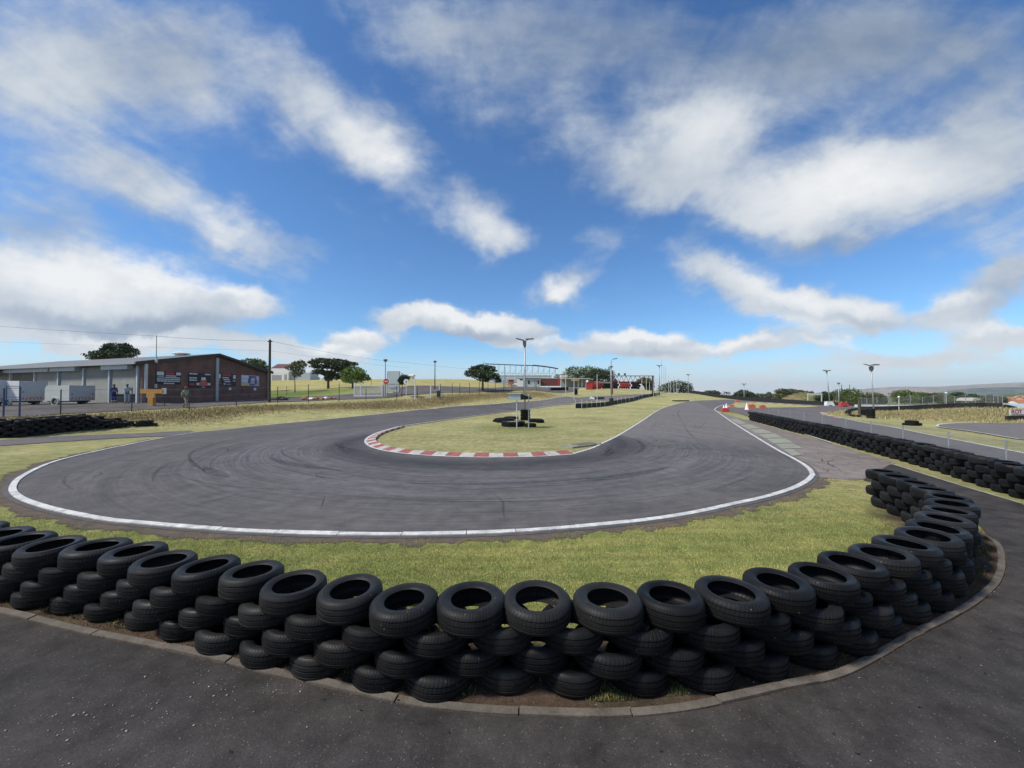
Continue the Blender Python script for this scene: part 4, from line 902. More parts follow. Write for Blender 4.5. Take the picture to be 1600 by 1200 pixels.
M_brick = brick_mat(); M_shut = ribbed('shutter_slats', (.27,.28,.255), 'z', .09, .6, .1); M_shut2 = ribbed('tan_shutter_slats', (.145,.13,.09), 'z', .09, .65, 0)
M_roof = ribbed('roof_sheeting', (.185,.178,.165), 'xy', .28, .55, .1); M_cont = ribbed('container_steel', (.17,.052,.042), 'xy', .28, .55, .1, .2, .04)
M_tile = ribbed('clay_tile', (.42,.17,.075), 'xy', .3, .8, 0, .25)

# ================================================================ WORKSHOP
A = Vector((*at(222,630.3,35)[:2], 1.30)); B = Vector((*at(418,623.7,52)[:2], 1.30)); Cc = A+Vector((-25.2,9.2,0))*1.25; EV = 5.10; RG = 6.62
mid = at(336,556,43.3); mid = Vector((mid.x, mid.y, 0)); t_ = (mid-A).dot((B-A))/(B-A).length_squared
fx = (Cc-A); fd = fx.normalized(); gd = (Vector((B.x,B.y,0))-Vector((A.x,A.y,0))).normalized(); on = Vector((gd.y,-gd.x,0))   # outward normals
fo = Vector((fd.y*-1*-1, -fd.x*-1*-1, 0)); fo = Vector((-fd.y, fd.x, 0)); fo = fo if fo.y < 0 else -fo
if on.x < 0: on = -on
ws = thing('workshop', A, 'long brown brick workshop with grey roller doors and low pitched roof', 'workshop')
def W(p, z): return Vector((p.x, p.y, z))
Rg = A.lerp(B, t_)
mb = MB(); mb.prism([W(A,.6), W(B,.6), W(B,EV), W(Rg,RG-.1), W(A,EV)], -on*.28); mb.build('gable_wall', M_brick, ws)
mb = MB(); mb.prism([W(A,.6), W(Cc,.6), W(Cc,EV-.02), W(A,EV-.02)], -fo*.25); mb.build('front_wall', mat('grey_render', (.155,.16,.15), .8, 0, .2, 1.2), ws)
mb = MB(); D_ = B+fx; mb.prism([W(B,.6), W(D_,.6), W(D_,EV), W(B,EV)], fo*.2); mb.prism([W(Cc,.6), W(D_,.6), W(D_,EV), W(Cc+(D_-Cc)*t_,RG-.1), W(Cc,EV)], on*.2); mb.build('rear_wall', M_brick, ws)
mb = MB(); ov = on*.35; e0 = A+fo*.75+ov; e1 = Cc+fo*.75-ov; r0 = Rg+ov; r1 = Rg+fx-ov; b0 = B-fo*.4+ov; b1 = B+fx-fo*.4-ov; sl_f = (RG-EV)/(Rg-A).length
mb.prism([W(e0,EV-.1), W(e1,EV-.1), W(r1,RG), W(r0,RG)], (0,0,.09)); mb.prism([W(r0,RG+.004), W(r1,RG+.004), W(b1,EV-.05), W(b0,EV-.05)], (0,0,.09)); mb.build('roof', M_roof, ws)
mb = MB(); mb.prism([W(e0,EV-.32), W(r0,RG-.14), W(r0,RG+.11), W(e0,EV+.02)], on*.05); mb.prism([W(b0,EV-.30), W(r0,RG-.14), W(r0,RG+.11), W(b0,EV+.06)], on*.05); mb.build('barge_board', M_dkst, ws)
mb = MB(); mb.prism([W(e0+fo*.02,EV-.22), W(e1+fo*.02,EV-.22), W(e1+fo*.02,EV-.02), W(e0+fo*.02,EV-.02)], fo*.10); mb.build('gutter', M_grey, ws)
mb = MB(); q0 = Rg+on*.02; mb.prism([W(q0-gd*.19,.8), W(q0+gd*.19,.8), W(q0+gd*.19,RG-.42), W(q0-gd*.19,RG-.42)], on*.16); mb.build('gable_post', M_galv, ws)
mb = MB(); mb.cyl(W(A+on*.14+gd*.18,2.6), W(A+on*.14+gd*.18,EV-.15), .13, None, 10); mb.cyl(W(A+on*.14+gd*.18,2.6), W(A+on*.14+gd*.18,2.3), .14, .1, 10); mb.build('downpipe', M_offw, ws)
mb = MB(); mb.cyl(W(B+on*.12-gd*.1,1.0), W(B+on*.12-gd*.1,EV-.2), .09, None, 8); mb.build('downpipe', M_galv, ws)
vt = at(283,549.5,44); mb = MB(); mb.cyl((vt.x,vt.y,5.9), (vt.x,vt.y,6.75), .55, .55, 14); mb.lathe([(.85,0),(.82,.10),(.35,.26),(.02,.3)], 16, (vt.x,vt.y,6.72)); mb.build('roof_vent', M_white, ws)
def on_front(px):      # point of the front wall on a bearing
    k = (px-800)/F*1.0; s = (A.x-k*A.y)/(k*fd.y-fd.x); return A+fd*s
for (xa, xb, top, bot, boxed, mt) in ((177,213,566,615,(168,209),M_shut),(136,171,567,640,None,M_shut),(97,131,570,640,(88,127),M_shut),(59,92,572,640,(48,85),M_shut),(21,55,576,640,(14,48),M_shut2),(-22,17,577,640,None,M_shut)):
    a, b = on_front(xb), on_front(xa); zt = EV-.48 if boxed else EV-.32; zb = 2.26 if bot < 620 else .9
    dm = MB(); dm.prism([W(a+fo*.03,zb), W(b+fo*.03,zb), W(b+fo*.03,zt), W(a+fo*.03,zt)], fo*.05); dr = dm.build('roller_door', mt, ws)
    if bot < 620:
        dr['label'] = 'half-raised roller door with dark gap below'
        dm = MB(); dm.prism([W(a+fo*.015,.9), W(b+fo*.015,.9), W(b+fo*.015,zb), W(a+fo*.015,zb)], fo*.012); dm.build('doorway', M_black, ws)
        dm = MB(); dm.prism([W(a+fo*.03,zb-.09), W(b+fo*.03,zb-.09), W(b+fo*.03,zb), W(a+fo*.03,zb)], fo*.09); o = dm.build('bottom_rail', M_galv); o.parent = dr; o.location = A*0
        o.location = -A
    if boxed:
        a, b = on_front(boxed[1]), on_front(boxed[0]); dm = MB(); dm.prism([W(a+fo*.02,EV-.62), W(b+fo*.02,EV-.62), W(b+fo*.02,EV-.18), W(a+fo*.02,EV-.18)], fo*.5); dm.build('shutter_box', M_bluegrey, ws)
for px in (217.5,174,133.5,94,57,19):
    a = on_front(px); mb = MB(); mb.box(W(a+fo*.1,(EV-.35+.9)/2), (.22,.22,EV-.35-.9), math.atan2(fd.y, fd.x)); mb.build('column', M_bluegrey if px > 60 else M_offw, ws)
def on_gable(px):
    k = (px-800)/F; s = (A.x-k*A.y)/(k*gd.y-gd.x); return A+gd*s
def gz_(px, py): return at(px, py, on_gable(px).y).z
def gable_board(name, x0, x1, y0, y1, base, bits, label, cat='sign', th=.05):
    p0, p1 = on_gable(x0), on_gable(x1); z1_, z0_ = gz_((x0+x1)/2, y0), gz_((x0+x1)/2, y1); o0 = on*.01
    t = thing(name, W(p0, z0_), label, cat, 'boards on the brick gable')
    mb = MB(); mb.prism([W(p0+o0,z0_), W(p1+o0,z0_), W(p1+o0,z1_), W(p0+o0,z1_)], on*th); mb.build('board', base, t)
    by = {}
    for (u0, v0, u1, v1, m_) in bits: by.setdefault(m_.name, (m_, []))[1].append((u0,v0,u1,v1))
    for nm, (m_, L_) in by.items():
        mb = MB()
        for k, (u0,v0,u1,v1) in enumerate(L_):
            ps = []
            zq = lambda v: z1_+(z0_-z1_)*v
            for u, v in ((u0,v1),(u1,v1),(u1,v0),(u0,v0)): ps.append(W(p0.lerp(p1, u)+on*(th+.012), zq(v)))
            mb.prism(ps, on*.006)
        mb.build('lettering' if m_ in (M_swht, M_sred) else 'picture', m_, t)
    return t
M_sblk = mat('sign_black', (.018,.018,.02), .5, 0, .2, 3); M_swht = mat('sign_white', (.62,.63,.64), .5, 0, .25, 9); M_sred = mat('sign_red', (.42,.04,.045), .5, 0, .2, 5); M_sgry = mat('sign_grey', (.25,.27,.30), .5, 0, .3, 7)
M_svio = mat('sign_violet', (.10,.085,.24), .5, 0, .3, 6); M_slil = mat('sign_lilac', (.42,.38,.52), .5, 0, .3, 6); M_syel = mat('sign_yellow', (.60,.50,.16), .5, 0, .2, 5); M_sora = mat('sign_orange_red', (.50,.11,.07), .5, 0, .2, 5)
def rnd_lines(rows, u0, u1, seed):
    r = random.Random(seed); out = []
    for v0, v1, a, b in rows:
        u = a
        while u < b-.02:
            w_ = r.uniform(.05,.14); out.append((u, v0, min(b, u+w_), v1, M_swht)); u += w_+.015
    return out
gable_board('sign_board', 242.5, 281.5, 581, 600.5, M_sblk, [(.03,.02,.30,.30,M_swht),(.05,.34,.32,.52,M_sgry),(.38,.04,.72,.22,M_sred),(.80,.02,.99,.24,M_swht)]+rnd_lines([(.28,.36,.38,.80),(.42,.50,.36,.98),(.56,.64,.03,.98),(.70,.79,.05,.95),(.88,.97,.30,.72)],0,1,1), 'black sign board with red heading and white lines of print, leftmost on the brick gable')
gable_board('sign_board', 294, 328, 583, 606, M_sblk, rnd_lines([(.03,.11,.02,.40),(.03,.11,.72,.99),(.30,.38,.02,.36),(.45,.53,.02,.36)],0,1,2)+[(.02,.70,.24,.84,M_sred),(.56,.28,.76,.46,M_swht),(.52,.46,.80,.62,M_sora),(.46,.62,.86,.86,M_sora),(.34,.66,.46,.82,M_swht),(.86,.66,.99,.82,M_swht),(.58,.90,.74,1.0,M_sgry)], 'black sign board with red and white kart driver picture, left of the gable post')
gable_board('sign_board', 337, 368, 584, 602.5, M_sblk, [(.03,.05,.20,.40,M_swht),(.02,.48,.18,.62,M_sgry),(.30,.03,.72,.20,M_sred),(.84,.08,.97,.40,M_swht),(.82,.50,.98,.64,M_sgry),(.30,.30,.62,.38,M_swht),(.34,.46,.66,.54,M_swht),(.40,.62,.70,.70,M_swht),(.36,.80,.44,.92,M_swht),(.48,.84,.74,.93,M_sgry),(.05,.72,.24,.90,M_sred)], 'black sign board with red heading between two white wheel shapes, right of the gable post')
gable_board('sign_board', 376, 404, 586.5, 603, M_slil, [(.02,.04,.40,.30,M_swht),(.02,.36,.36,.66,M_swht),(.02,.74,.38,.96,M_syel),(.40,.06,.80,.34,M_svio),(.36,.34,.52,.76,M_svio),(.56,.22,.74,.46,M_swht),(.74,.34,.86,.84,M_svio),(.46,.80,.74,.94,M_svio),(.88,.10,.97,.46,M_swht)], 'white and violet picture board, rightmost on the brick gable')
gable_board('notice', 357.3, 361, 605.5, 609.5, M_swht, [], 'small white notice under the black board with wheel shapes', 'notice', .03)
gable_board('notice', 396.3, 400, 606, 610, M_swht, [], 'small white notice under the violet picture board', 'notice', .03)
# the cut-off roof sign at the far left
p0, p1 = on_front(-26), on_front(17); t = thing('roof_sign', W(p0+fo*1.2, 4.1), 'pale sign with black letter R and red underline at left end of workshop', 'sign')
mb = MB(); q = fo*1.2; za, zb = at(5,586.5,p1.y-1).z, at(5,573.5,p1.y-1).z
mb.prism([W(p0+q,za), W(p1+q,za), W(p1+q-fd*-.35,zb), W(p0+q,zb)], -fo*.1); mb.build('board', mat('cream_board', (.60,.53,.40), .6, 0, .12, 2), t)
mb = MB(); mb.prism([W(p0+q+fo*.015,za+.02), W(p1+q+fd*.9+fo*.015,za+.02), W(p1+q+fd*.9+fo*.015,za+.12), W(p0+q+fo*.015,za+.12)], fo*.01); mb.build('underline', M_sred, t)
def text(name, s, size, m, parent, loc, rot, ext=.01, bold=.0):
    cu = bpy.data.curves.new(name, 'FONT'); cu.body = s; cu.size = size; cu.extrude = ext; cu.offset = bold; cu.materials.append(m)
    o = bpy.data.objects.new(name, cu); COL.objects.link(o); me = bpy.data.meshes.new_from_object(o.evaluated_get(bpy.context.evaluated_depsgraph_get()))
    bpy.data.objects.remove(o); o = bpy.data.objects.new(name, me); COL.objects.link(o); o.parent = parent; o.location = loc; o.rotation_euler = rot
    return o
pr_ = on_front(3.2)+fo*1.225; ang_f = math.atan2(-fd.y, -fd.x)
text('lettering', 'R', 1.02, M_black, t, W(pr_, za+.16)-t.location, (math.pi/2, 0, ang_f), .01, .035)
# ================================================================ NOTICE STAND, MAST, PEOPLE AND TRAILERS IN THE YARD
p = ground_pos(236, 33.0); t = thing('notice_stand', p, 'yellow-orange T-shaped board stand against the brick gable corner', 'board stand', local=True)
k = 33/F; zt, zb = (612-608)*k+H-p.z, (612-614.8)*k+H-p.z
mb = MB(); mb.box((0,.06,(zt+zb)/2), (35*k,.10,zt-zb)); mb.box((.2*k,0.0,zb-.18*1), (13*k,.12,.36)); mb.build('cross_board', M_yel, t, (0,0,0))
mb = MB(); mb.box((.5*k,.06,(zb-.36)/2), (8*k,.30,zb-.36)); mb.build('post', M_yel, t, (0,0,0))
p = ground_pos(256.5, 33.3); t = thing('notice', W(p, p.z+.7), 'small pale notice panel beside the yellow T-shaped stand', 'notice')
mb = MB(); q = at(256.5,611,33.3); mb.box(q, (.38,.05,.5)); mb.build('panel', M_bluegrey, t); mb = MB(); mb.cyl((q.x,q.y+.06,p.z-.1), (q.x,q.y+.06,q.z+.1), .025); mb.build('post', M_dkst, t)
p = W(on_gable(238.5)+on*.3, 2.9); t = thing('antenna_mast', p, 'thin tall antenna mast fixed to the left part of the brick gable', 'mast')
tz = at(241,524,p.y).z; mb = MB(); mb.cyl(p, W(p,tz), .035, .022, 8); mb.build('mast', M_dkst, t); mb = MB(); mb.box(W(p,2.95), (.14,.14,.35)); mb.box(W(p,5.35), (.16,.16,.45)); mb.build('clamp', M_offw, t); MASTTOP = W(p, tz-.05)
p = ground_pos(421, 42); t = thing('utility_pole', p, 'tall dark wooden pole beside the right corner of the workshop', 'pole'); tz = at(421,531,42).z
mb = MB(); mb.cyl(W(p,p.z-.4), W(p,tz), .15, .11, 12); mb.build('pole', M_wood, t); mb = MB(); mb.cyl(W(p,tz-.2), W(p,tz+.12), .03); mb.box(W(p,tz-.18), (.5,.08,.1)); mb.build('insulator', M_dkst, t); POLETOP = W(p, tz-.12)
def wire(pts_, sag, r, label):
    path = []
    for a, b in zip(pts_[:-1], pts_[1:]):
        for i in range(14): u = i/14; path.append(a.lerp(b, u)-Vector((0,0,sag*4*u*(1-u))))
    path.append(pts_[-1]); mb = MB(); mb.tube(path, r, 5); o = mb.build('overhead_wire', M_dkst, None, pts_[0]); tag(o, label, 'wire', 'overhead wires')
wire([at(-160,497,47), at(241,525,36.5), POLETOP], .12, .012, 'overhead wire running left from the wooden pole past the antenna mast')
wire([POLETOP, at(640,567,70), at(900,590,130)], .35, .012, 'overhead wire running right from the wooden pole over the trees')
wire([at(-160,527,60), at(421,548,60), at(640,575,80)], .15, .010, 'fainter lower wire passing behind the workshop roof')

# ---------------------------------------------------------------- people
def skin(name, joints, edges, m, parent, root=0, sub=1):
    me = bpy.data.meshes.new(name); me.from_pydata([j[:3] for j in joints], edges, []); o = bpy.data.objects.new(name, me); COL.objects.link(o)
    sk = o.modifiers.new('skin', 'SKIN'); sk.use_smooth_shade = True; o.modifiers.new('sub', 'SUBSURF').levels = sub; o.modifiers['sub'].render_levels = sub
    for i, j in enumerate(joints): r_ = j[3]; me.skin_vertices[0].data[i].radius = (r_, r_*(j[4] if len(j) > 4 else 1)); me.skin_vertices[0].data[i].use_root = (i == root)
    dg = bpy.context.evaluated_depsgraph_get(); nm = bpy.data.meshes.new_from_object(o.evaluated_get(dg)); o.modifiers.clear(); o.data = nm; bpy.data.meshes.remove(me)
    nm.materials.clear(); nm.materials.append(m); o.parent = parent; return o
M_skin = mat('dark_skin', (.10,.055,.035), .6, 0, .1, 4)
def person(loc, rz, label, legs, arms, cloth, head_turn=0, cap=None, cap_white=False, straps=None, trousers=None, s=1.0):
    """faces local -Y; legs/arms: joint offsets (hip-knee-ankle-toe, shoulder-elbow-wrist) for each side"""
    t = thing('person', loc, label, 'person', rz=rz, local=True); t.scale = (s,s,s)
    J = [(0,0,.95,.115),(0,.0,1.12,.12),(0,.01,1.32,.135),(0,.01,1.46,.075),(0,-.005,1.52,.052),(0,-.02,1.60,.075),(0,-.02,1.68,.088),(0,-.015,1.74,.06)]; E = [(0,1),(1,2),(2,3),(3,4),(4,5),(5,6),(6,7)]
    def chain(prev, lst):
        for q in lst: J.append(q); E.append((prev, len(J)-1)); prev = len(J)-1
        return prev
    nose = chain(5, [(0,-.115,1.635,.014)])
    for sx, L_ in ((-1, legs[0]), (1, legs[1])): chain(0, [(sx*.095,0,.90,.088),(L_[0][0],L_[0][1],L_[0][2],.062),(L_[1][0],L_[1][1],L_[1][2],.042),(L_[2][0],L_[2][1],L_[2][2],.032)])
    hands = []
    for sx, A_ in ((-1, arms[0]), (1, arms[1])):
        e = chain(2, [(sx*.185,.01,1.42,.056),(*A_[0],.042),(*A_[1],.030)]); wv = Vector(A_[1]); dv = (wv-Vector(A_[0])).normalized(); pal = wv+dv*.07; pe = chain(e, [(*pal,.032)]); hands.append((pal, dv, sx))
        side = dv.orthogonal().normalized()
        for k in range(4):
            f0 = pal+side*(.018*(k-1.5))+dv*.03; f1 = f0+dv*(.035+.006*(k in (1,2)))+Vector((0,-.012,0)); chain(pe, [(*f0,.009),(*f1,.008)])
        th = pal+side*.04-dv*.01; chain(pe, [(*th,.010),(*(th+dv*.03),.008)])
    skin('body', J, E, M_skin, t)
    def clothes(name, idx, m, grow):
        Jc = [J[i] for i in idx]
        return Jc
    jt = [(0,0,.90,.135),(0,0,1.12,.14),(0,.01,1.32,.155),(0,.01,1.45,.10)]; et = [(0,1),(1,2),(2,3)]
    for sx, A_ in ((-1, arms[0]), (1, arms[1])):
        jt += [(sx*.19,.01,1.41,.075),(*A_[0],.060),(*(Vector(A_[0]).lerp(Vector(A_[1]), .85)),.048)]; n_ = len(jt); et += [(2,n_-3),(n_-3,n_-2),(n_-2,n_-1)]
    skin('jacket' if trousers is None else 'shirt', jt, et, cloth, t)
    jl = [(0,0,.98,.132)]; el = []
    for sx, L_ in ((-1, legs[0]), (1, legs[1])):
        jl += [(sx*.095,0,.88,.105),(L_[0][0],L_[0][1],L_[0][2],.082),(L_[1][0],L_[1][1],L_[1][2]+.02,.068)]; n_ = len(jl); el += [(0,n_-3),(n_-3,n_-2),(n_-2,n_-1)]
    skin('trousers', jl, el, trousers or cloth, t)
    for L_ in legs:
        a, b = Vector(L_[1]), Vector(L_[2]); mb = MB(); mb.tube([a+(a-b)*.45+Vector((0,0,-.03)), a+Vector((0,0,-.035)), b+Vector((0,0,.005)), b+(b-a)*.35], [.045,.052,.046,.03], 8); mb.build('shoe', mat('dark_leather', (.03,.022,.018), .6), t, (0,0,0), True)
    mb = MB()
    if cap == 'hat':
        mb.lathe([(.001,1.80),(.06,1.795),(.098,1.76),(.105,1.70),(.10,1.685)], 14, (0,-.015,0)); mb.prism([(-.085,-.08,1.70),(-.06,-.20,1.685),(.06,-.20,1.685),(.085,-.08,1.70)], (0,0,.012)); mb.build('cap', cap_white, t, (0,0,0), True)
    else: mb.lathe([(.001,1.785),(.06,1.775),(.092,1.73),(.094,1.67),(.075,1.63)], 12, (0,0,0)); mb.build('hair', M_black, t, (0,0,0), True)
    if straps:
        mb = MB(); mb.lathe([(.165,1.13),(.17,1.15),(.165,1.17)], 16); mb.build('reflective_band', straps, t, (0,0,0), True)
        for L_ in legs:
            mb = MB(); a = Vector(L_[0]).lerp(Vector(L_[1]), .62); mb.lathe([(.082,-.03),(.086,0),(.082,.03)], 12, a); mb.build('reflective_band', straps, t, (0,0,0), True)
    return t
st_legs = [((-.10,-.02,.50),(-.11,.01,.08),(-.12,-.13,.03)), ((.10,.0,.50),(.11,.03,.08),(.12,-.11,.03))]
M_navy = mat('navy_overall', (.022,.035,.16), .8, 0, .15, 5); M_pale = mat('pale_blue_overall', (.28,.35,.40), .8, 0, .15, 5)
p = ground_pos(178.2, 34.6); p.z += .02
person(p, R(70), 'person in navy blue overalls with white bands standing by the half-raised roller door', st_legs, [((-.24,.05,1.17),(-.20,-.12,.98)), ((.24,.05,1.17),(.20,-.12,.98))], M_navy, straps=mat('reflective_tape', (.62,.64,.66), .4), s=.98)
p = ground_pos(199, 34.4); p.z += .02
person(p, R(40), 'person in pale blue-grey overalls reaching forward by the half-raised door', st_legs, [((-.24,-.08,1.18),(-.12,-.34,1.14)), ((.24,-.08,1.18),(.14,-.34,1.14))], M_pale, s=.98)
p = ground_pos(290.5, 32.3); p.z += .012
person(p, R(75), 'person in red cap, green shirt and khaki trousers walking past the gable', [((-.10,-.24,.53),(-.10,-.30,.10),(-.10,-.44,.04)), ((.10,.06,.50),(.10,.38,.17),(.10,.33,.03))],
       [((-.24,.12,1.18),(-.24,.08,.93)), ((.24,-.06,1.17),(.23,-.20,.95))], mat('green_shirt', (.20,.27,.19), .8, 0, .15, 5), cap='hat', cap_white=mat('red_cap', (.38,.03,.04), .7), trousers=mat('khaki_trousers', (.23,.18,.13), .8, 0, .15, 5), s=1.0)
# ---------------------------------------------------------------- box trailers
M_trail = mat('trailer_white', (.72,.73,.72), .4, 0, .06, 1.5); M_trail2 = mat('trailer_grey_white', (.47,.50,.47), .5, 0, .12, 1.5); M_tback = mat('trailer_rear_shaded', (.46,.49,.51), .5, 0, .1, 2)  # rear door colour is greyed to carry the shade of the end
def trailer(loc, rz, L_, Wd, Hh, z0, slant, m1, label, seed):
    """local: rear faces +X, long side along X"""
    t = thing('box_trailer', loc, label, 'trailer', 'box trailers before the workshop', rz, local=True)
    mb = MB(); mb.prism([(-L_/2,-Wd/2,z0),(L_/2,-Wd/2,z0),(L_/2,-Wd/2,z0+Hh),(-L_/2+slant*.3,-Wd/2,z0+Hh),(-L_/2-slant*.0,-Wd/2,z0+Hh*.75)], (0,Wd,0)); mb.build('box_body', m1, t, (0,0,0))
    mb = MB(); mb.box((L_/2+.016,0,z0+Hh/2), (.03,Wd*.93,Hh*.94)); d = mb.build('rear_door', M_tback, t, (0,0,0))
    mb = MB()
    for y in (-Wd*.40, Wd*.40): mb.box((L_/2+.045,y,z0+Hh*.45), (.03,.10,.07))
    o = mb.build('latch', M_black, d, (0,0,0))
    mb = MB(); n = 7
    for k in range(n):
        y = -Wd*.40+k*Wd*.8/(n-1); s_ = 1 if y < 0 else -1
        mb.prism([(L_/2+.034,y-.05-s_*.05,z0+.10),(L_/2+.034,y+.05-s_*.05,z0+.10),(L_/2+.034,y+.05+s_*.05,z0+.32),(L_/2+.034,y-.05+s_*.05,z0+.32)], (.006,0,0))
    o = mb.build('hazard_stripes', M_orange, d, (0,0,0))
    mb = MB()
    for y in (-Wd/2-.01, Wd/2+.01): mb.box((L_/2-.02,y,z0+Hh/2), (.06,.03,Hh))
    mb.box((L_/2-.02,0,z0+Hh+.012), (.06,Wd,.025)); mb.build('corner_trim', M_blue if seed == 1 else M_offw, t, (0,0,0))
    for s_ in (-1, 1):
        mb = MB(); mb.lathe([(.17,-.08),(.26,-.085),(.29,-.05),(.29,.05),(.26,.085),(.17,.08)], 18, (-.1,s_*(Wd/2-.02),.29), Matrix.Rotation(math.pi/2, 4, 'X')); wh = mb.build('wheel', M_black, t, (0,0,0), True)
        mb = MB(); mb.lathe([(.001,.05),(.06,.06),(.16,.04),(.175,0)], 14, (-.1,s_*(Wd/2-.02)+s_*.04,.29), Matrix.Rotation(math.pi/2*s_, 4, 'X')); mb.build('rim', M_offw, wh, (0,0,0), True)
        mb = MB(); mb.lathe([(.30,-.11),(.36,-.11),(.36,.11),(.30,.11)], 20, (-.1,s_*(Wd/2),.31), Matrix.Rotation(math.pi/2, 4, 'X'), True); mb.build('mudguard', m1, t, (0,0,0))
    mb = MB(); mb.box((0,0,z0-.06), (L_*.96,Wd*.7,.1)); mb.box((-L_/2-.5,0,z0-.06), (1.1,.09,.09)); mb.cyl((-L_/2-.8,0,.0),(-L_/2-.8,0,z0-.02),.03); mb.build('chassis', M_dkst, t, (0,0,0))
    mb = MB(); mb.box((L_/2-.1,.1,z0-.13), (.12,Wd*.4,.14)); mb.build('number_plate_bracket', M_black, t, (0,0,0)); return t
p = ground_pos(110, 34.2); trailer(p, R(-6), 2.45, 1.85, 1.32, .36, .5, M_trail2, 'low grey-white box trailer with orange striped rear, nearer the workshop doors', 2)
p = ground_pos(36, 34.5); trailer(p, R(-6), 2.25, 1.8, 1.75, .42, 0, M_trail, 'taller white box trailer with striped rear door behind the blue metal frame', 1)
p = ground_pos(-30, 33.0); trailer(p, R(-6), 2.5, 2.05, 1.85, .42, 0, M_trail, 'white box trailer cut by the left edge of the photo', 3)
# blue-grey pipe gate frame
p = ground_pos(19, 24.0); k = 24/F; t = thing('pipe_frame', p, 'blue-grey pipe frame with two posts and cross rails before the white trailer', 'gate frame', local=True); zt = lambda py: (612-py)*k+H-p.z
for x0, pyt in ((-12.5,606.5),(12.5,604)):
    mb = MB(); mb.cyl((x0*k,0,-.2), (x0*k,0,zt(pyt)), .045); mb.build('post', M_blue, t, (0,0,0))
mb = MB()
for py in (603.5,606.5,620.5,624.5): mb.cyl((-8.5*k,0,zt(py)), (12.5*k,0,zt(py)), .022)
mb.cyl((-8.5*k,0,zt(603)), (-8.5*k,0,zt(632)), .024); mb.build('rail', M_blue, t, (0,0,0))
# ================================================================ FENCES
def chain_mat(name, scale, wirew):
    m, nt, b = newmat(name); co = coords(nt); sp = nt.nodes.new('ShaderNodeSeparateXYZ'); nt.links.new(co, sp.inputs[0])
    u = mathn(nt, 'ADD', sp.outputs[0], sp.outputs[1]); s = None
    for sg in (1, -1):
        q = mathn(nt, 'ABSOLUTE', mathn(nt, 'SUBTRACT', mathn(nt, 'FRACT', mathn(nt, 'MULTIPLY', mathn(nt, 'ADD', u, mathn(nt, 'MULTIPLY', sp.outputs[2], sg)), scale)), .5))
        q = mathn(nt, 'LESS_THAN', q, wirew); s = q if s is None else mathn(nt, 'MAXIMUM', s, q)
    nt.links.new(s, b.inputs['Alpha']); b.inputs['Base Color'].default_value = (.30,.32,.33,1); b.inputs['Metallic'].default_value = .4; b.inputs['Roughness'].default_value = .5; return m
M_chain = chain_mat('chain_link', 9, .055); M_chainf = chain_mat('far_chain_link', 6, .045)
def fence(name, pts_, hgt, mpost, label, pr_=.03, wires=(), meshm=None, group=None, belt=None, cat='fence', lean=0.):
    """pts_: post feet; hgt: number or list of post heights"""
    hs_ = hgt if isinstance(hgt, (list, tuple)) else [hgt]*len(pts_); t = thing(name, pts_[0], label, cat, group)
    for p, h in zip(pts_, hs_):
        mb = MB(); mb.cyl(p-Vector((0,0,.15)), p+Vector((lean,0,h)), pr_, None, 7); mb.build('post', mpost, t, smooth=False)
    if wires:
        mb = MB()
        for f_ in wires:
            for a, b, ha, hb in zip(pts_[:-1], pts_[1:], hs_[:-1], hs_[1:]): mb.cyl(a+Vector((0,0,ha*f_)), b+Vector((0,0,hb*f_)), .008, None, 4, False)
        mb.build('wire', M_galv, t)
    if meshm:
        mb = MB()
        for a, b, ha, hb in zip(pts_[:-1], pts_[1:], hs_[:-1], hs_[1:]): mb.add([a, b, b+Vector((0,0,hb*.97)), a+Vector((0,0,ha*.97))], [(0,1,2,3)])
        mb.build('mesh_panel', meshm, t)
    if belt:
        mb = MB(); z0, z1_, off = belt
        for a, b in zip(pts_[:-1], pts_[1:]):
            n = (b-a).normalized(); n = Vector((-n.y, n.x, 0)); n = n if n.y < 0 else -n; n = n*off
            mb.prism([a+n+Vector((0,0,z0)), b+n+Vector((0,0,z0)), b+n+Vector((0,0,z1_)), a+n+Vector((0,0,z1_))], -n.normalized()*.06)
        mb.build('rubber_belt', M_belt, t)
    return t
lf = [ground_pos(px, d) for px, d in ((-60,24.5),(95.5,27.2),(206.5,29.6),(296,30.8),(369.5,35),(434,41),(482,41.5),(530,42),(572,43),(620,46),(652,48))]
fence('wire_fence', lf, [1.75,1.75,1.85,1.7,1.75,1.8,2.0,1.9,1.4,1.7,1.6], M_dkst, 'thin dark wire fence with slim posts along the grass bank before the workshop', .035, (.3,.62,.95))
lf = [ground_pos(px, d) for px, d in ((688,50.5),(706.6,53),(718.5,54),(733.5,56),(749,57),(762.5,58.5),(774,60),(787,61),(800,62),(818,63),(838,64.5),(858,66))]
fence('wire_fence', lf, 1.8, M_dkst, 'dark post and wire fence along the bank beside the service road', .035, (.3,.62,.95))
lf = [ground_pos(px, d) for px, d in ((448,58),(482,60),(530,62),(580,64))]
fence('wire_fence', lf, 1.5, M_dkst, 'thin dark post fence crossing the lawn in front of the sparse tree', .03, (.3,.62,.95))
# near chain-link run behind the straight tyre wall
lf = []
for px, py in ((1620,724),(1517,717),(1451.5,704),(1400,692.5),(1358.5,681),(1325.5,676),(1296,669),(1270,664),(1242,659),(1210,654)):
    v = G(px, py); lf.append(v)
cl_pts = []
for s in np.linspace(1.2, tot2[-1]-2.0, 13):
    x, y = np.interp(s, tot2, rw[:,0]), np.interp(s, tot2, rw[:,1]); nx, ny = np.interp(s, tot2, rn[:,0]), np.interp(s, tot2, rn[:,1]); x -= nx*.72; y -= ny*.72; cl_pts.append(Vector((x, y, z1(x,y))))
fence('chain_link_fence', cl_pts, 1.12, M_galv, 'waist-high chain link fence with grey posts behind the straight tyre wall', .021, (.98,), M_chain)

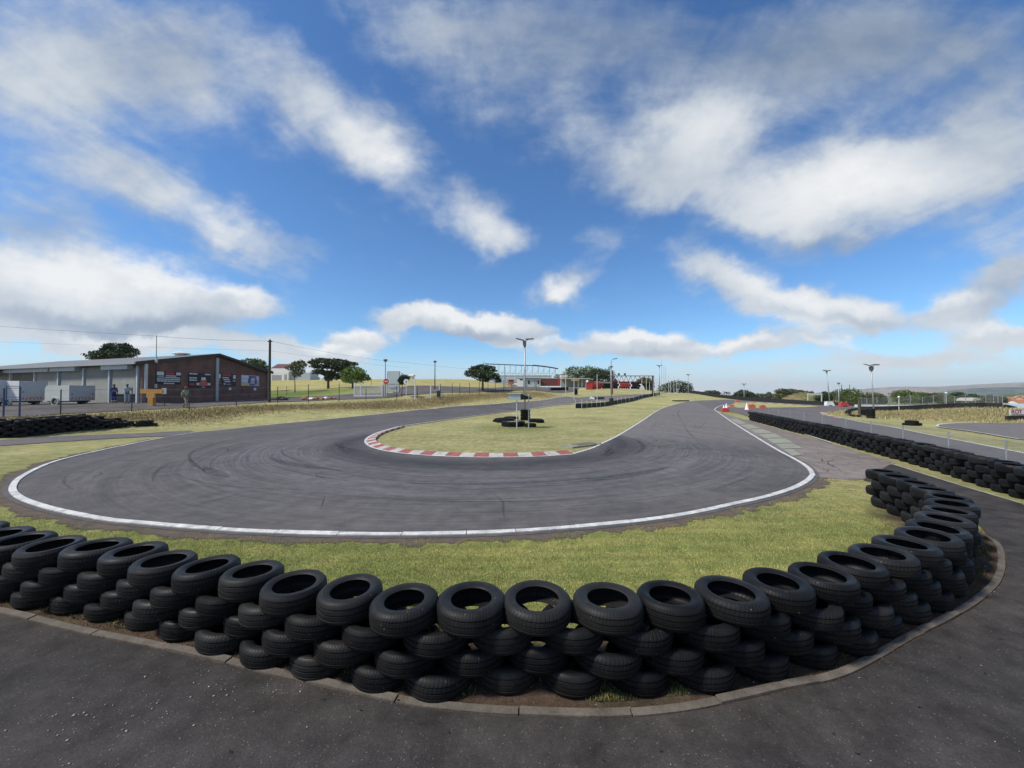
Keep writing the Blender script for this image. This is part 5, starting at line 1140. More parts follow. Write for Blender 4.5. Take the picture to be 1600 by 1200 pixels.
# ================================================================ LIGHT POLES
M_lamp = mat('lamp_housing', (.16,.17,.18), .5, .3, .2, 4)
def light_pole(px, py, d, pyt, kind, label, r0=.075, wood=False, lean=0., z=None):
    p = ground_pos(px, d) if z is None else Vector(((px-800)/F*d, d, z)); t = thing('light_pole', p, label, 'light pole', 'floodlight poles', local=True); k = d/F; h = (612-pyt)*k+H-p.z; top = Vector((lean*k, 0, h))
    mb = MB(); mb.cyl((0,0,-.3), top, r0, r0*.72, 10); mb.build('pole', M_dkst if wood else M_galv, t, (0,0,0), True)
    if kind == 'T':
        mb = MB(); mb.box(top+Vector((-.02,-.02,-.28)), (.30,.26,.34)); mb.box(top+Vector((0,0,-.5)), (.22,.2,.2)); mb.build('junction_box', M_lamp, t, (0,0,0))
        for sx in (-1, 1):
            mb = MB(); M = Matrix.Rotation(R(8*sx), 4, 'Z') @ Matrix.Rotation(R(-10*sx+6), 4, 'Y') @ Matrix.Rotation(R(12), 4, 'X'); mb.box(top+Vector((sx*.42,-.05,.06+.02*sx)), (.68,.34,.09), M=M); mb.cyl(top+Vector((0,0,-.12)), top+Vector((sx*.36,-.05,.05)), .025); mb.build('floodlight', M_lamp, t, (0,0,0))
    elif kind == 'arm':
        mb = MB(); mb.tube([top+Vector((0,0,-.1)), top+Vector((.1,0,.1)), top+Vector((.45,-.05,.2))], .035); mb.build('arm', M_galv, t, (0,0,0)); mb = MB(); mb.box(top+Vector((.62,-.08,.24)), (.62,.26,.12), M=Matrix.Rotation(R(-10), 4, 'Y')); mb.box(top+Vector((0,0,-1.0)), (.5,.3,.22)); mb.build('floodlight', M_lamp, t, (0,0,0))
    elif kind == 'pair':
        for sx in (-1, 1):
            mb = MB(); mb.box(top+Vector((sx*.34,-.05,0)), (.6,.34,.14), M=Matrix.Rotation(R(-12*sx), 4, 'Y')); mb.build('floodlight', M_lamp, t, (0,0,0))
        mb = MB(); mb.box(top+Vector((0,0,-.2)), (.2,.2,.3)); mb.build('bracket', M_lamp, t, (0,0,0))
    else:
        mb = MB(); mb.lathe([(.02,.18),(.26,.12),(.28,0),(.12,-.16),(.05,-.22)], 12, top); mb.build('lamp_head', M_lamp, t, (0,0,0))
    return t, p
light_pole(820, 655, 33.6, 531, 'T', 'tall grey floodlight pole with two flat lamps on the grass inside the bend', .085)
light_pole(955, 628, 60, 563, 'arm', 'pale floodlight pole with one side arm by the black belt barrier', .11)
light_pole(1030.5, 616, 93, 571, 'pair', 'grey floodlight pole right of the red gantry', .11)
light_pole(1075.5, 616, 118, 585, 'pair', 'small distant floodlight pole at the crest, right of the dark trees', .13)
light_pole(1162.5, 624, 110, 600, 'pair', 'distant floodlight pole in front of the round dark tree', .12)
light_pole(1297, 628, 72, 579, 'pair', 'slightly leaning floodlight pole right of the white goal-like frame', .10, lean=-5)
light_pole(1310.5, 631, 78, 599, 'lamp', 'short white-based lamp pole beside the dark palms', .09)
light_pole(1365, 651, 42, 571, 'T', 'floodlight pole with T-shaped head and black tyre stack at its foot', .075, lean=-3)
light_pole(602, 622, 49, 563, 'lamp', 'slim dark lamp post beside the white gate', .055, True)
light_pole(679.5, 613, 62, 565, 'lamp', 'dark lamp mast with round head behind the low barrier post', .085, True)
for px, d, pb, pt, lab in ((1034,100,617,562,'tallest thin grey mast just right of a floodlight pole'),(1037.5,105,617,571,'thin grey mast, second right of a floodlight pole'),(1040.5,108,617,573,'thin grey mast, third right of a floodlight pole'),
        (1315,85,630,601,'dark thick mast left of the yellow-green leafy tree'),(1327.5,88,630,601,'dark thick mast rising out of the yellow-green leafy tree'),(755.5,62,613,565,'thin dark mast right of the round dark tree by the fence'),(728+61,75,610,573,'slim dark mast with small head left of the truck')):
    p = ground_pos(px, d); k = d/F; h = (612-pt)*k+H-p.z; t = thing('mast', p, lab, 'mast', 'thin masts', local=True); mb = MB(); mb.cyl((0,0,-.3), (0,0,h), .09 if 'thick' in lab else .05, .05 if 'thick' in lab else .03, 8); mb.build('pole', M_dkst if 'dark' in lab else M_galv, t, (0,0,0)); mb = MB(); mb.box((0,0,.1), (.3,.3,.2)); mb.build('base_plate', M_conc, t, (0,0,0))
# white posts and tall thin poles along the crest barrier
for i, (px, d, pb, pt) in enumerate(((1003,80,0,591),(1010,82,0,590),(1021,86,0,588),(1025,88,0,592),(1045,96,0,588),(1048,98,0,597),(1053,100,0,588),(1057,102,0,597),(1028,90,0,597),(1015,84,0,597),(933,58,0,585),(897,60,0,590),(884,64,0,577))):
    p = ground_pos(px, d); h = (612-pt)*d/F+H-p.z; mb = MB(); mb.cyl((0,0,-.3), (0,0,h), .06, .05, 8); mb.box((0,0,h+.02), (.14,.14,.04)); o = mb.build('post', M_offw, None, (0,0,0)); o.name = 'tall_post'; o.location = p
    tag(o, f'slim tall pale post among the row by the gantry, {ordn(i+1)}' if px > 1000 else ('slim pale post right of the red start of the barrier' if px == 933 else ('slim pale post beside the tractor tyre' if px == 897 else 'slim pale post near the grey pile of tyres')), 'post', 'pale posts along the crest')
# ================================================================ INSIDE THE BEND: kiosk board and tyre ring
p = ground_pos(812, 25.0); k = 25/F; t = thing('board_box', p, 'pale blue-grey roofed board box on two thin posts inside the bend', 'board', local=True); X = lambda px: (px-812)*k; Z = lambda py: (612-py)*k+H-p.z
mb = MB(); mb.prism([(X(795),0,Z(625)),(X(814.5),0,Z(625)),(X(814.5),0,Z(615.6)),(X(795),0,Z(615.6))], (0,.06,0)); mb.build('front_panel', M_bluegrey, t, (0,0,0))
mb = MB(); mb.prism([(X(793),-.06,Z(615.4)),(X(814.8),-.06,Z(615.4)),(X(836),1.0,Z(622.2)),(X(812),1.0,Z(622.2))], (0,0,.05)); mb.build('roof', M_offw, t, (0,0,0))
mb = MB(); mb.prism([(X(814.6),.0,Z(615.8)),(X(814.6),.0,Z(624.6)),(X(832),.95,Z(624.2)),(X(832),.95,Z(622.4))], (-.05,0,0)); mb.build('side_panel', M_black, t, (0,0,0))
for px in (807.5, 826.5):
    mb = MB(); y_ = .1 if px < 810 else .5; mb.cyl((X(px),y_,-.2), (X(px),y_,Z(616 if px > 810 else 619)), .035, None, 8); mb.build('post', M_offw, t, (0,0,0))
M_sand = mat('dry_sand', (.34,.24,.15), .95, 0, .2, 4)
def big_tyre(loc, ro, w_, ri, label, tilt=(0,0), sand=False, group='tyres round the board box'):
    mb = MB(); mb.lathe(tyre_profile(ro, w_, ri, False), 40, closed=True); nb = 28
    for i in range(nb):
        a = 6.2832*i/nb; c, s_ = math.cos(a), math.sin(a)
        mb.box((c*(ro+.005), s_*(ro+.005), 0), (.05, ro*.13, w_*.8), a)
    if sand: mb.cm = 1; mb.lathe([(.001,w_*.36),(ri*.5,w_*.38),(ri+.03,w_*.34)], 24)
    o = mb.build('tyre', [TM[2], M_sand], None, (0,0,0), True); o.data.set_sharp_from_angle(angle=R(40)); o.location = Vector(loc)+Vector((0,0,w_/2 if tilt == (0,0) else ro)); o.rotation_euler = (tilt[0], tilt[1], 0); return tag(o, label, 'tyre', group)
v = G(802, 667.5); big_tyre(v+Vector((0,.8,0)), .80, .36, .58, 'large flat tractor tyre filled with pale sand, in front of the board box', sand=True)
v = G(788, 660.5); big_tyre(v+Vector((0,.6,0)), .76, .32, .55, 'large flat tractor tyre lying left behind the sand-filled one')
v = G(829, 668); big_tyre(v+Vector((0,.45,0)), .38, .26, .22, 'medium tyre at the foot of the right board post')
v = G(799, 655.5); big_tyre(v+Vector((0,.5,0)), .6, .22, .42, 'flat tyre lying behind the left tractor tyre')
v = G(837, 660); big_tyre(v+Vector((0,.5,0)), .55, .25, .36, 'flat tyre lying right behind the floodlight pole foot')
v = G(843, 661); big_tyre(v+Vector((.05,.3,0)), .30, .24, .18, 'small tyre at the right end of the ring round the board box')
v = G(776, 659.5); big_tyre(v+Vector((0,.2,0)), .28, .2, .17, 'small tyre at the left end of the ring round the board box')
v = G(820.5, 656)
for k_ in range(3): o = big_tyre(v+Vector((0,-.5,.30*k_)), .38, .31, .23, f'black tyre of the upright stack at the floodlight pole foot, {("bottom","middle","top")[k_]} one')
# drain cover on the island edge
v = G(908, 696.5); t = thing('drain', v, 'concrete drain with a dark grate at the island edge', 'drain'); mb = MB(); M = Matrix.Rotation(R(38), 4, 'Z'); mb.box(v+Vector((0,0,.02)), (1.9,.75,.10), M=M); mb.build('surround', mat('drain_concrete', (.26,.25,.18), .9, 0, .3, 4), t); mb = MB()
for i in range(7): mb.box(v+M.to_3x3()@Vector((-.35+i*.17,-.02,0))+Vector((0,0,.075)), (.10,.5,.03), M=M)
mb.build('grate', mat('rusty_grate', (.15,.135,.105), .8), t)
# ================================================================ BELT BARRIERS
def G_line(lst): return [ground_pos(px, d) for px, d in lst]
ln = G_line(((899,49.5),(909,49.8),(917,51),(924.5,52),(932,53),(938,54),(945,55),(965,60),(971,62),(977.5,64),(983,66),(990,69),(998,74),(1004,78),(1014,83),(1022,88),(1030,93)))
fence('belt_barrier', ln, [1.15]*2+[.95]*15, M_offw, 'long black rubber belt barrier with slim pale posts between the two straights', .03, (), None, None, (.02,.62,-.09), 'barrier')
v = ground_pos(955, 58.6); t = thing('pole_pad', v, 'black rubber pad wrapped round the foot of the side-arm floodlight pole', 'pad'); mb = MB(); mb.lathe([(.30,0),(.32,.1),(.32,1.0),(.30,1.05),(.14,1.05)], 14, v-Vector((0,0,.1))); mb.build('rubber_sleeve', M_belt, t); mb = MB(); mb.lathe([(.33,0),(.335,.03),(.33,.06)], 14, v+Vector((0,0,.5))); mb.build('strap', M_dkst, t)
ln = G_line(((1077,112),(1090,110),(1102,107),(1112,104),(1125,98),(1140,92),(1155,88),(1170,85)))
fence('belt_barrier', ln, .95, M_dkst, 'black belt barrier curving over the crest at the end of the main straight', .03, (), None, None, (.0,.85,-.08), 'barrier')
ln = G_line(((1110,122),(1140,119),(1170,116),(1200,112),(1240,108),(1280,104),(1320,100)))
fence('belt_barrier', ln, 1.0, M_dkst, 'farther thin black belt barrier behind the curving one', .03, (), None, None, (.0,.9,-.08), 'barrier')
ln = G_line(((1170,82),(1190,79.5),(1210,77.5),(1230,75.5),(1250,73.8),(1270,72),(1290,70.5),(1310,69),(1330,67.5),(1352,66)))
fence('belt_barrier', ln, .95, M_dkst, 'thick black belt barrier along the far side of the loop', .03, (), None, None, (.0,.9,-.08), 'barrier')
# plastic markers and water barriers
def marker(px, py, kind, label, s=1.0, dz=0.):
    v = G(px, py)+Vector((0,0,dz)); t = thing('plastic_marker', v, label, 'marker', 'plastic track markers', local=True); mb = MB()
    if kind == 'cone':
        m_ = M_white; mb.lathe([(.22*s,.03),(.16*s,.10),(.05*s,.62*s),(.035*s,.66*s),(.001,.66*s)], 14); mb.build('cone', m_, t, (0,0,0), True); mb = MB(); mb.box((0,0,.02), (.5*s,.5*s,.05)); mb.build('base', M_red, t, (0,0,0))
    else:
        m_ = M_orange if 'orange' in label else (M_red if 'red' in label else M_white)
        mb.prism([(-.45*s,-.18*s,0),(.45*s,-.18*s,0),(.38*s,-.12*s,.42*s),(.2*s,-.10*s,.52*s),(-.2*s,-.10*s,.52*s),(-.38*s,-.12*s,.42*s)], (0,.32*s,0)); mb.build('body', m_, t, (0,0,0)); mb = MB(); mb.cyl((0,.06*s,.50*s),(0,.06*s,.57*s),.07*s,None,10); mb.build('filler_cap', M_white, t, (0,0,0))
    return t
marker(1131,642.5,'cone','white cone marker with red base, left of a pair at the loop entry',1.15); marker(1135,641.5,'cone','white cone marker with red base, right of a pair at the loop entry',1.35)
marker(1133.5,644,'block','red block marker standing before the pair of white cones',.95)
marker(1143.5,636.5,'block','orange block marker right of the white cones',.75); marker(1152,629.5,'block','small orange block marker at the far tip of the grass islet',.95); marker(1191.5,638.5,'block','orange block marker at the near right edge of the grass islet',1.0)
marker(1167,644,'cone','white cone marker just behind the far end of the straight tyre wall',1.25,.25); marker(1174.5,642,'block','orange block marker just behind the far end of the straight tyre wall',1.0, .3)
def water_barrier(px, py, m_, label):
    v = G(px, py); t = thing('water_barrier', v, label, 'barrier', 'water-filled barriers', local=True); mb = MB(); mb.prism([(-.62,-.3,0),(.62,-.3,0),(.62,-.3,.18),(.5,-.2,.55),(.5,-.2,.72),(-.5,-.2,.72),(-.5,-.2,.55),(-.62,-.3,.18)], (0,.5,0)); mb.build('body', m_, t, (0,0,0)); mb = MB()
    for x in (-.35,.35): mb.cyl((x,-.05,.70),(x,-.05,.77),.06,None,10)
    mb.build('filler_cap', M_white, t, (0,0,0)); mb = MB(); mb.box((0,-.31,.1), (.5,.04,.12)); mb.build('forklift_slot', M_black, t, (0,0,0))
water_barrier(1295.5,634.5,M_white,'white plastic water barrier at the far side of the loop'); water_barrier(1318,636,M_red,'red plastic water barrier at the far side of the loop')
mb = MB(); ln = g2([(1335,636.6),(1360,636.9),(1400,637.4),(1450,637.8)]); solid_ribbon(mb, resample(catmull(ln, sub=4), .5), .15, -.15, 1.5, .35, .35); o = mb.build('low_wall', M_offw); tag(o, 'low white concrete wall behind the ring of tyres', 'wall')
# kerbs of the islet and the loop hairpin
mb = MB()
for l in ([(1150,630.4),(1172,629.4),(1220,632),(1255,634.4),(1282,636.4)], [(1285,645.5),(1286.5,647.6),(1300,651.3),(1318,655)], [(1138,634.8),(1142,636.6),(1190,638.2)]):
    q = resample(catmull(g2(l), sub=8), .25); i = 0; kk = 0
    while i < len(q)-4: mb.cm = kk % 2; solid_ribbon(mb, q[i:i+5], .22, -.22, 2.2, .05, .05); i += 4; kk += 1
tag(mb.build('loop_kerb', [M_kwhite, mat('faded_kerb_red', (.42,.16,.11), .7, 0, .2, 3)]), kind='structure')
# tyre ring and pads by the loop
for px, py in ((1326,645.5),(1324.5,647),(1326,648.8),(1329.5,650),(1333.5,650.8),(1337.5,651.2),(1341,651.2),(1329,643.5),(1334,642.3),(1340,641.6),(1345,641.2)):
    v = G(px, py)
    for k_ in range(2 if py < 650 else 1): low_tyre((v.x, v.y, v.z+.09+.18*k_), 0, (random.gauss(0,.05),.02))
v = G(1343, 650.5); mb = MB(); mb.cyl(v-Vector((0,0,.2)), v+Vector((0,0,1.9)), .16, .15, 10); mb.cyl(v+Vector((0,0,1.9)), v+Vector((0,0,1.95)), .18, None, 10); o = mb.build('thick_post', mat('grey_timber', (.075,.072,.06), .9, 0, .3, 5), None, v); tag(o, 'thick dark timber post beside the ring of tyres', 'post')
for px, py, n_k, lab in ((1351.5,652,4,'left tyre stack, slightly tilted, beside the floodlight pole foot'),(1366.5,655,5,'right tyre stack, wrapped round the floodlight pole foot')):
    v = G(px, py-1); t = thing('tyre_stack', v, 'black '+lab, 'tyre stack', 'tyre stacks by the right floodlight pole')
    for k_ in range(n_k): mb = MB(); mb.lathe([(.22,-.09),(.33,-.085),(.35,-.05),(.35,.05),(.33,.085),(.22,.09)], 22, v+Vector((.035*k_ if n_k == 4 else 0,.4,.1+.185*k_)), closed=True); mb.build('tyre', TM[2], t, smooth=True)
v = G(1427, 665.5)
for dx_, dz_, tl in ((0,.0,.2),(.45,.02,-.15),(.2,.2,.1)): 
    o = big_tyre(v+Vector((dx_,.3,dz_)), .36, .2, .22, ('loose black tyre in the grass strip, left of three','loose black tyre in the grass strip, right of three','loose black tyre in the grass strip, topmost of three')[(0,.45,.2).index(dx_)], group='loose tyres in the right grass strip')
v = G(899.5, 617.2); big_tyre(v+Vector((0,0,.05)), .62, .42, .32, 'big black tractor tyre standing upright on the bank beside the back straight', (R(80), R(12)), group='loose tyres by the straights').rotation_euler[2] = R(58)
v = G(1063, 627.3); t = thing('tyre_row', v, 'flat black tyre pad lying on the grass left of the main straight', 'pad')
for i in range(5): mb = MB(); mb.lathe([(.26,-.1),(.42,-.1),(.45,0),(.42,.1),(.26,.1)], 18, v+Vector((-1.0+i*.62,.2+.08*i,.12)), closed=True); mb.build('tyre', TM[0], t, smooth=True)
p = ground_pos(925, 67); t = thing('edge_block', p, 'white wedge with long black belt strip lying beside the back straight', 'marker block', local=True); k = 67/F
mb = MB(); mb.prism([(-5*k,-.3,0),(3.5*k,-.3,0),(2*k,-.2,3*k),(-1*k,-.2,4*k),(-3*k,-.3,1.5*k)], (0,.6,0)); mb.build('white_wedge', M_white, t, (0,0,0)); mb = MB(); mb.prism([(3.8*k,-.2,0),(19*k,-.2,.2*k),(19*k,-.2,3.2*k),(6*k,-.2,3.4*k)], (0,.5,0)); mb.build('belt_strip', M_belt, t, (0,0,0))
# ================================================================ RIGHT FENCE ABOVE THE BANK, BOARD, TOWN
fp = [(1345,641,50,620),(1354,640.8,49.5,622),(1370,640.5,49,620),(1388,640,48.5,623),(1405,639.8,48.3,620),(1422,639.5,47.8,617),(1441,639,47.5,620),(1458,638.5,47,617),(1475,638.2,46.7,615),(1491,638,46.5,619),(1508,638,46,616),(1524,637.8,45.5,621),(1540,637.6,45.2,617),(1552,637.5,44.8,617),(1559,637.5,44.5,617),(1566,637.5,44.2,617)]
pts_ = [ground_pos(a, d) for a, b_, d, t_p in fp]; hs_ = [max(.8, (612-q[3])*q[2]/F+H-p.z) for q, p in zip(fp, pts_)]
fence('tall_fence', pts_, hs_, M_galv, 'tall mesh fence with grey posts and black belt along the top of the dry bank', .03, (.5,.97), M_chainf, None, (.05,.62,.12))
p = ground_pos(1423, 47); light = None
for px, d, py, lab in ((1404,47,620.5,'post with a small white disc, left part of the tall right fence'),(1478,47.5,614,'post with a bright white cap lamp above the tall right fence')):
    p = ground_pos(px, d); h = (612-py)*d/F+H-p.z; t = thing('lamp_post', p, lab, 'lamp post', local=True); mb = MB(); mb.cyl((0,0,-.2),(0,0,h),.04,.03,8); mb.build('post', M_offw, t, (0,0,0)); mb = MB(); mb.lathe([(.001,.14),(.10,.1),(.13,0),(.09,-.10),(.03,-.13)], 12, (0,0,h)); mb.build('globe', M_white, t, (0,0,0), True)
p = ground_pos(1592, 35.5); k = 35.5/F; t = thing('advert_board', p, 'white advertising board with red letters R O T at the right edge', 'sign', local=True); Z = lambda py: (612-py)*k+H-p.z
mb = MB(); mb.box((.62,0,(Z(640)+Z(649))/2), (3.05,.05,Z(640)-Z(649))); mb.build('board', M_white, t, (0,0,0)); mb = MB()
for x in (-.7,.6,1.9): mb.cyl((x,.06,-.3),(x,.06,Z(640)),.03)
mb.build('leg', M_dkst, t, (0,0,0))
text('lettering', 'ROT', .50, M_red, t, (-.80,-.03,Z(646.0)), (math.pi/2,0,0), .006, .012)
mb = MB(); r = random.Random(4); x = -.74
while x < .5: w_ = r.uniform(.05,.11); mb.box((x+w_/2,-.03,Z(647.9)), (w_,.008,.07)); x += w_+.035
mb.build('small_print', M_black, t, (0,0,0))
ln = [ground_pos(px, 34.4) for px in (1570.5,1590,1612,1650,1700)]; fence('belt_barrier', ln, .48, M_dkst, 'short black belt barrier under the white advertising board', .03, (), None, None, (0,.46,-.06), 'barrier')
def house(px, d, zg, L_, Wd, h, rh, rz, wallm, roofm, label, group, wins=3):
    p = Vector(((px-800)/F*d, d, zg)); t = thing('house', p, label, 'house', group, R(rz), True); mb = MB(); mb.prism([(-L_/2,-Wd/2,-1),(L_/2,-Wd/2,-1),(L_/2,-Wd/2,h),(-L_/2,-Wd/2,h)], (0,Wd,0))
    for s_ in (-1,1): mb.add([(s_*L_/2,-Wd/2,h),(s_*L_/2,Wd/2,h),(s_*L_/2,0,h+rh)], [(0,1,2)])
    mb.build('wall', wallm, t, (0,0,0)); mb = MB(); e = .35
    for s_ in (-1,1): mb.prism([(-L_/2-e,s_*(Wd/2+e),h-.12),(L_/2+e,s_*(Wd/2+e),h-.12),(L_/2+e,0,h+rh+.05),(-L_/2-e,0,h+rh+.05)], (0,0,.14))
    mb.build('roof', roofm, t, (0,0,0))
    for i in range(wins):
        x = -L_/2+L_*(i+.5)/wins; mb = MB(); mb.box((x,-Wd/2-.03,h*.55), (L_/wins*.42,.06,h*.42)); mb.build('window', M_glass, t, (0,0,0))
    return t
M_pink = mat('peach_plaster', (.56,.42,.32), .85, 0, .1, 1); M_cream = mat('cream_plaster', (.60,.54,.44), .85, 0, .1, 1)
r = random.Random(12)
for i, (px, d, py, L_, rz) in enumerate(((1571,250,631,9,10),(1581,255,630,11,-15),(1592,245,631,10,5),(1603,250,630,12,-8),(1575,300,626,10,30),(1588,310,625,12,-20),(1600,305,625,11,12),(1596,340,622,10,0),(1612,330,623,12,-30))):
    zg = (612-py)*d/F+H-2.6
    house(px, d, zg, L_, 7, 3.0, 1.9, rz, (M_pink, M_cream, M_white)[i % 3], M_tile, f'small orange-roofed house in the valley beyond the board, {("front row, leftmost","front row, second from left","front row, third from left","front row, at the frame edge","second row, leftmost","second row, middle","second row, by the frame edge","back row, left one","back row, right one")[i]}', 'orange-roofed houses in the valley', 2)
p = Vector(((1590-800)/F*120, 120, -9)); t = thing('shed', p, 'large pale grey-roofed shed below the orange houses', 'shed', local=True); k = 120/F; zt = lambda py: (612-py)*k+H-p.z
mb = MB(); mb.box((0,0,zt(641)/2), (40*k,14,zt(641))); mb.build('wall', M_grey, t, (0,0,0)); mb = MB(); mb.prism([(-20*k,-7.5,zt(641)),(30*k,-7.5,zt(641)),(30*k,0,zt(631.5)),(-20*k,0,zt(631.5))], (0,0,.2)); mb.prism([(-20*k,7.5,zt(641)),(30*k,7.5,zt(641)),(30*k,.01,zt(631.5)),(-20*k,.01,zt(631.5))], (0,0,.2)); mb.build('roof', M_bluegrey, t, (0,0,0))
p = ground_pos(1526, 60); t = thing('hut', p, 'small pale flat-roofed hut behind the right fence', 'hut', local=True); k = 60/F; zt = lambda py: (612-py)*k+H-p.z
mb = MB(); mb.box((0,1.0,zt(630)/2), (9*k,1.6,zt(630))); mb.build('wall', M_grey, t, (0,0,0)); mb = MB(); mb.prism([(-7*k,0,zt(626.5)),(6*k,0,zt(625)),(6*k,0,zt(622.5)),(0,0,zt(621.5)),(-6*k,0,zt(623.5))], (0,2.2,0)); mb.build('roof', mat('stone_roof', (.42,.40,.35), .8), t, (0,0,0))
# white frame, far boards
p = ground_pos(1273, 95); k = 95/F; t = thing('goal_frame', p, 'white goal-like frame with broad top board beyond the belt barrier', 'frame', local=True); zt = lambda py: (612-py)*k+H-p.z
mb = MB(); mb.box((0,0,(zt(614.5)+zt(617.5))/2), (23*k,.12,zt(614.5)-zt(617.5))); mb.build('top_board', M_offw, t, (0,0,0))
for x in (-11,10.5): mb = MB(); mb.box((x*k,0,zt(617.5)/2), (1.2*k,.15,zt(617.5))); mb.build('post', M_offw, t, (0,0,0))
p = ground_pos(1170, 135); k = 135/F; house(1171, 128, p.z, 2.6, 2.5, 2.0, .5, 5, M_offw, M_offw, 'tiny white hut right of the round dark tree at the far barrier', None, 1)

# ================================================================ HILLS
def hill_mat(name, c1, c2, c3, sc):
    m, nt, b = newmat(name); co = coords(nt); n1 = noise(nt, co, sc, 6, .65); n2 = noise(nt, mapping(nt, co, (1,1,4)), sc*5, 5, .7)
    c = mixc(nt, mrange(nt, n1.outputs[0], .4, .6, 0, 1, True), c1, c2); c = mixc(nt, mrange(nt, n2.outputs[0], .5, .62, 0, .9, True), c, c3)
    nt.links.new(c, b.inputs['Base Color']); b.inputs['Roughness'].default_value = .95; b.inputs['Specular IOR Level'].default_value = .1; return m
def hill(name, prof, d, depth, m, seed, rough, zbase=-40):
    """ridge along bearings: front slope, crest with uneven outline, back slope"""
    r = np.random.default_rng(seed); px = np.linspace(prof[0][0], prof[-1][0], 90); py = np.interp(px, [q[0] for q in prof], [q[1] for q in prof]); k = d/F; rows_ = []
    f = np.linspace(0, 1, 26); V = []
    bumps = sum(a*np.sin(px*w_+r.uniform(0,6)) for a, w_ in ((1,.05),(.6,.13),(.4,.31),(.25,.7)))
    for t_h in f:
        for i in range(90):
            dd = d-depth*(.5-t_h); s_ = math.sin(math.pi*min(1, t_h*1.0))**.8 if t_h < .999 else 0
            x = (px[i]-800)*k*(1+ (t_h-.5)*.1); zt_ = (612-py[i])*k+H+rough*bumps[i]; z = zbase+(zt_-zbase)*s_*(1+.03*math.sin(i*.9+t_h*11))
            V.append((x, dd, z))
    fs = [(a*90+i, a*90+i+1, (a+1)*90+i+1, (a+1)*90+i) for a in range(25) for i in range(89)]
    mb = MB(); mb.add(V, fs); return tag(mb.build(name, m, smooth=True), kind='structure')
hill('hills', [(1150,640),(1300,616),(1370,606.5),(1420,604.5),(1480,604),(1520,602),(1560,599),(1620,597),(1720,590),(1800,600),(1900,640)], 3600, 1600, hill_mat('far_hill', (.34,.29,.235), (.29,.26,.20), (.13,.15,.125), .004), 3, 2.0)
hill('hills', [(1430,640),(1480,616),(1515,609),(1545,605.5),(1580,605),(1640,606),(1720,604),(1850,640)], 2400, 900, hill_mat('wooded_hill', (.08,.115,.10), (.17,.18,.12), (.055,.085,.075), .006), 8, 1.5)
hill('hills', [(1500,650),(1560,626),(1580,618),(1620,614),(1700,612),(1800,616),(1900,650)], 900, 420, hill_mat('near_wooded_hill', (.08,.12,.05), (.05,.09,.04), (.16,.17,.09), .012), 9, .6, -45)
hill('hill', [(1185,640),(1200,623),(1215,616.5),(1230,612),(1245,611.5),(1258,614),(1275,620),(1300,640)], 270, 90, hill_mat('scrub_hill', (.22,.175,.085), (.13,.13,.05), (.05,.07,.025), .07), 12, .25, -8)
# ================================================================ GATE, SCREEN, SIGNS LEFT OF CENTRE
p = ground_pos(578, 49.5); k = 49.5/F; t = thing('sliding_gate', p, 'white sliding gate of thin vertical bars on a white frame', 'gate', local=True); X = lambda px: (px-578)*k; Z = lambda py: (612-py)*k+H-p.z
mb = MB()
for py in (602.5, 618.5): mb.box(((X(553.5)+X(598))/2,0,Z(py)), (X(598)-X(553.5),.08,.12))
for px in (553.8,563.8,597): mb.box((X(px),0,(Z(620)+Z(598 if px != 597 else 601))/2), (.11,.09,Z(598 if px != 597 else 601)-Z(620)))
mb.build('frame', M_white, t, (0,0,0)); mb = MB()
for i in range(52): mb.cyl((X(555+i*.81),0,Z(619)), (X(555+i*.81),0,Z(603)), .018, None, 4, False)
mb.build('bars', M_offw, t, (0,0,0))
for px, py in ((597.8,596),(601.5,601)):
    mb = MB(); mb.box((X(px),.15,(Z(py)-.3)/2), (.22,.22,Z(py)+.3)); mb.build('gate_post', M_white, t, (0,0,0))
p = ground_pos(614.5, 51); k = 51/F; t = thing('billboard', p, 'tall white two-column billboard panel behind the gate', 'billboard', local=True); X = lambda px: (px-614.5)*k; Z = lambda py: (612-py)*k+H-p.z
mb = MB(); mb.box((0,0,(Z(581)+Z(600))/2), (18*k,.06,Z(581)-Z(600))); mb.build('upper_panel', mat('pale_panel', (.50,.58,.56), .5, 0, .1, 1), t, (0,0,0)); mb = MB(); mb.box((0,-.01,(Z(601)+Z(612.5))/2), (18*k,.06,Z(601)-Z(612.5))); mb.build('lower_panel', mat('faded_print', (.48,.52,.52), .5, 0, .45, 1.6), t, (0,0,0))
mb = MB()
for px in (605,614.5,624.3): mb.box((X(px),.06,Z(580.5)/2), (.09,.09,Z(580.5)))
mb.box((0,.06,Z(600.5)), (19*k,.08,.07)); mb.box((0,.06,Z(580.5)), (19*k,.08,.07)); mb.build('frame', M_grey, t, (0,0,0))
mb = MB(); mb.box((X(612),-.05,Z(606.5)), (7*k,.012,.10)); mb.prism([(X(617),-.05,Z(604)),(X(622),-.05,Z(605)),(X(620),-.05,Z(609)),(X(615),-.05,Z(608))], (0,.012,0)); mb.build('print', M_grey, t, (0,0,0))
def disc_sign(px, py, d, pyb, m_disc, label, bar=None, rad=.34, glyph=None):
    p = ground_pos(px, d); k = d/F; t = thing('road_sign', p, label, 'road sign', local=True); zc = (612-py)*k+H-p.z; mb = MB(); mb.cyl((0,.04,-.2),(0,.04,zc+.1),.035,None,8); mb.build('post', M_white, t, (0,0,0)); mb = MB(); mb.cyl((0,0,zc),(0,-.03,zc),rad,None,22); mb.build('disc', m_disc, t, (0,0,0))
    mb = MB(); mb.box((0,-.036,zc), bar or (.08,.012,.34)); mb.build('symbol', M_white if bar else M_black, t, (0,0,0))
disc_sign(603.3, 596, 48.5, 620, M_red, 'round red no-entry disc with white bar by the lamp post', (.42,.012,.10)); disc_sign(634.7, 596.5, 47.6, 621, M_white, 'round white disc sign with small dark mark on a white post')
